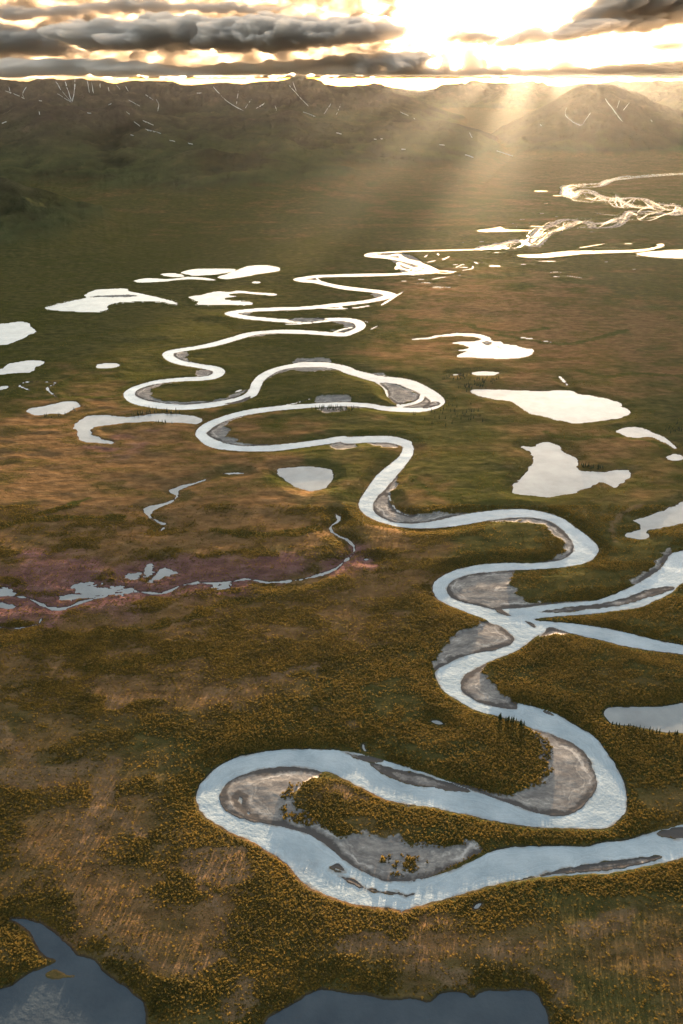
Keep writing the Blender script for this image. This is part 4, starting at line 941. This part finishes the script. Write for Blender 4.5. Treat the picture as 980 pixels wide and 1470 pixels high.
tree_line(T('C', [(150, 835), (200, 830), (260, 835)]), 20, 3.5, 8, 14, 'dark spruce on the river bank left of the wide bar with two channels', 'spruces left of the wide bar')
tree_line(T('F', [(130, 215), (200, 205), (260, 220), (330, 215), (200, 240), (280, 238)]), 70, 5.0, 8, 14, 'dark spruce in the wood just above the teardrop lake', 'spruces above the teardrop lake')
tree_line(T('F', [(615, 515), (650, 520), (700, 525)]), 18, 2.5, 8, 13, 'dark spruce on the north shore of the eastern arm of the bright lake', 'spruces on the lake arm')
tree_line(T('F', [(920, 380), (960, 400), (975, 380)]), 16, 5.0, 8, 13, 'dark spruce beside the narrowing pond near the right edge', 'spruces near the right edge pond')
tree_line(T('F', [(80, 330), (180, 340), (260, 350), (180, 300)]), 45, 14.0, 8, 13, 'dark spruce in the shady hollow between the wide river bend and the teardrop lake', 'spruces in the shady hollow')

# ------------------------------------------------------------------ clouds: lumpy closed volumes, far beyond the haze
CL_D = 36000.0
def cloud_mat(name, dens, colr, g):
    m = bpy.data.materials.new(name); m.use_nodes = True; t = m.node_tree; t.nodes.clear()
    o_ = t.nodes.new('ShaderNodeOutputMaterial'); v = t.nodes.new('ShaderNodeVolumePrincipled')
    v.inputs['Color'].default_value = (*colr, 1); v.inputs['Density'].default_value = dens; v.inputs['Anisotropy'].default_value = g
    t.links.new(v.outputs[0], o_.inputs['Volume']); return m
M_cloud = cloud_mat('cloud_vapour', 0.0036, (0.96, 0.88, 0.80), 0.6)
M_cloud_thin = cloud_mat('thin_cloud_vapour', 0.0035, (0.88, 0.80, 0.72), 0.65)
M_cloud_far = cloud_mat('distant_cloud_vapour', 0.02, (0.72, 0.66, 0.62), 0.2)
def fbm3(x, y, z, octs, seed):
    return (fbm(x + z * .37, y - z * .53, octs, seed) + fbm(x - z * .61 + 40, z + y * .3, octs, seed + 9)) / 2
def cloud(pts_px, label, D=CL_D, depth=1.0, mat=None, rough=1.0, edge=1.25):
    """a cloud bank: outline traced, thickness grown from the distance to its edge, lumpy everywhere"""
    a = np.array(pts_px, float); x, z = at_dist(a[:, 0], a[:, 1], D)
    P = catmull(np.stack([x, z], 1), True, 4)
    cell = 34.0
    x0, x1, z0, z1 = P[:, 0].min() - 200, P[:, 0].max() + 200, P[:, 1].min() - 200, P[:, 1].max() + 200
    gx = np.arange(x0, x1, cell); gz = np.arange(z0, z1, cell)
    GX, GZ = np.meshgrid(gx, gz)
    sc_ = rough * 230.0
    wx = GX + (fbm(GX / 420, GZ / 300, 4, 3) - .5) * sc_ * 3; wz = GZ + (fbm(GX / 420 + 50, GZ / 260, 4, 4) - .5) * sc_ * 1.8
    d2 = np.full(GX.shape, 1e12); ins = np.zeros(GX.shape, bool); n = len(P)
    for i_ in range(n):
        ax, ay = P[i_]; bx, by = P[(i_ + 1) % n]; vx, vy = bx - ax, by - ay
        tt = np.clip(((wx - ax) * vx + (wz - ay) * vy) / (vx * vx + vy * vy + 1e-9), 0, 1)
        d2 = np.minimum(d2, (wx - ax - tt * vx) ** 2 + (wz - ay - tt * vy) ** 2)
        if abs(by - ay) > 1e-6:
            cr = ((ay > wz) != (by > wz)) & (wx < ax + (wz - ay) * vx / (by - ay)); ins ^= cr
    sd = np.where(ins, np.sqrt(d2), -np.sqrt(d2))
    H_ = np.minimum((np.maximum(sd, 0) / 300.0) ** edge * 1300, 1800) * depth
    lump = fbm(GX / 700, GZ / 420, 5, 8, .52); lump2 = fbm(GX / 700 + 90, GZ / 420, 5, 18, .52)
    inm = sd > 0
    Hf = -H_ * (0.1 + 2.6 * lump ** 1.6); Hb = H_ * (0.1 + 2.6 * lump2 ** 1.6)
    nz_, nx_ = GX.shape; idx = np.arange(nz_ * nx_).reshape(nz_, nx_)
    cellm = inm[:-1, :-1] & inm[1:, :-1] & inm[:-1, 1:] & inm[1:, 1:]
    # rim vertices meet so that the skin closes
    full = np.zeros((nz_ + 1, nx_ + 1), bool); full[1:-1, 1:-1] = cellm
    allin = full[:-1, :-1] & full[1:, :-1] & full[:-1, 1:] & full[1:, 1:]
    Hf = np.where(allin, Hf, 0); Hb = np.where(allin, Hb, 0)
    q = np.stack([idx[:-1, :-1][cellm], idx[:-1, 1:][cellm], idx[1:, 1:][cellm], idx[1:, :-1][cellm]], 1)
    Vf = np.stack([GX.ravel(), D + Hf.ravel(), GZ.ravel()], 1); Vb = np.stack([GX.ravel(), D + Hb.ravel(), GZ.ravel()], 1)
    al = allin.ravel(); back = np.where(al, np.arange(al.size) + al.size, np.arange(al.size))
    V = np.concatenate([Vf, Vb]); Fq = np.concatenate([q, back[q][:, ::-1]])
    used, inv = np.unique(Fq, return_inverse=True)
    o = mesh_from('cloud', V[used], inv.reshape(Fq.shape), mat or M_cloud)
    set_props(o, label, 'cloud', 'evening clouds over the mountains')
    return o
cloud([(700, 71), (716, 56), (742, 41), (765, 34), (795, 42), (815, 25), (850, 5), (880, -25), (1000, -60), (1200, -80), (1250, 20), (1100, 36), (980, 40), (930, 47), (880, 54), (830, 60), (770, 66)], 'huge dark cloud with a pointed tip above the domed mountain', depth=1.5, edge=0.9)
cloud([(60, 40), (110, 28), (180, 24), (230, 18), (330, 22), (390, 17), (450, 20), (540, 22), (590, 36), (603, 46), (570, 60), (500, 70), (430, 76), (360, 78), (250, 74), (180, 78), (110, 70), (70, 58)], 'long dark cloud bank high on the left', depth=1.2)
cloud([(-260, 30), (-60, 28), (0, 36), (60, 38), (130, 44), (100, 66), (150, 82), (30, 86), (-100, 84), (-260, 90)], 'glowing cloud cut by the left edge', D=CL_D + 2500, depth=0.8, mat=M_cloud_thin)
cloud([(-300, 92), (-60, 86), (30, 84), (110, 82), (200, 86), (240, 94), (330, 106), (260, 110.5), (100, 111), (-60, 111), (-300, 111)], 'grey cloud bank resting on the left peaks', D=CL_D - 2500, depth=1.5, rough=0.6, edge=0.7)
cloud([(230, 98), (330, 88), (430, 84), (520, 76), (600, 68), (640, 76), (620, 86), (560, 96), (520, 106), (430, 110), (330, 110)], 'grey cloud bank below the long dark one', depth=1.4, rough=0.7, edge=0.8)
teeth = []  # teeth added to the sheet's top so the gaps between them cast sun beams
for a_, b_, top in [(600, 616, 68), (637, 648, 70), (668, 684, 70), (704, 714, 75), (736, 747, 81), (768, 782, 82), (803, 822, 84)]:
    teeth += [(a_, top + 3), ((a_ + b_) / 2, top - 1), (b_, top + 3), (b_ + 3, 95)]
    teeth += [((768 if b_ == 747 else 637 if b_ == 616 else 668 if b_ == 648 else 704 if b_ == 684 else 736 if b_ == 714 else 803 if b_ == 782 else 846) - 3, 95)]
cloud([(450, 106), (520, 86), (560, 78), (590, 74)] + teeth + [(880, 90), (920, 88), (980, 84), (1150, 76), (1250, 90), (1200, 109), (980, 111), (860, 111), (700, 111), (600, 111)], 'low brown cloud sheet over the far peaks, with teeth added to cut sun beams', D=CL_D - 1000, depth=1.8, rough=0.2, edge=0.55)
cloud([(885, 68), (920, 60), (960, 54), (1060, 48), (1060, 70), (965, 80), (940, 74), (900, 72)], 'small brown cloud under the huge dark one', D=CL_D + 3000, depth=0.8, mat=M_cloud_thin, rough=.7)
cloud([(815, 80), (860, 75), (905, 72), (915, 76), (870, 84), (840, 85)], 'thin cloud sliver above the domed mountain', D=CL_D + 3000, depth=0.9, mat=M_cloud_thin, rough=.4)
cloud([(618, 56), (642, 46), (655, 38), (680, 42), (712, 48), (716, 60), (696, 68), (650, 66)], 'wispy pale cloud left of the dark tip', D=CL_D + 3000, depth=0.9, mat=M_cloud_thin, rough=.9, edge=0.9)
cloud([(-200, 10), (60, 6), (180, -6), (340, 4), (440, 6), (350, 22), (200, 20), (20, 30), (-200, 26)], 'thin veil of cloud along the top', D=CL_D + 4000, depth=0.8, mat=M_cloud_thin, rough=1.0)

cloud([(-400, -40), (560, -40), (600, -10), (575, 30), (600, 70), (560, 106), (300, 112), (-400, 112)], 'high thin overcast behind the dark banks on the left', D=CL_D + 9000, depth=0.45, mat=M_cloud_thin, rough=1.6)

cloud([(-500, 96), (-200, 90), (100, 96), (300, 92), (480, 97), (700, 99), (900, 97), (1100, 93), (1500, 90), (1500, 112.6), (900, 112.6), (300, 112.6), (-500, 112.6)], 'distant cloud bank closing the sky along the skyline', D=64000.0, depth=2.2, mat=M_cloud_far, rough=0.3, edge=0.6)

# ------------------------------------------------------------------ haze
HAZE_D = 0.0000017
me = bpy.data.meshes.new('haze')
bx0, bx1, by0, by1, bz0, bz1 = -110000, 110000, -3000, 101000, -12.0, 882.0
me.from_pydata([(x, y, z) for x in (bx0, bx1) for y in (by0, by1) for z in (bz0, bz1)], [], [(0, 1, 3, 2), (4, 6, 7, 5), (0, 4, 5, 1), (2, 3, 7, 6), (0, 2, 6, 4), (1, 5, 7, 3)])
m = bpy.data.materials.new('haze_air'); m.use_nodes = True; t = m.node_tree; t.nodes.clear()
o_ = t.nodes.new('ShaderNodeOutputMaterial'); v = t.nodes.new('ShaderNodeVolumePrincipled')
v.inputs['Color'].default_value = (0.95, 0.88, 0.78, 1); v.inputs['Density'].default_value = HAZE_D; v.inputs['Anisotropy'].default_value = 0.72
t.links.new(v.outputs[0], o_.inputs['Volume']); me.materials.append(m)
hzo = bpy.data.objects.new('haze', me); COL.objects.link(hzo)
set_props(hzo, 'evening haze filling the valley', kind='stuff')
print('top of land', float(Zt.max()), 'verts', nr * nc)
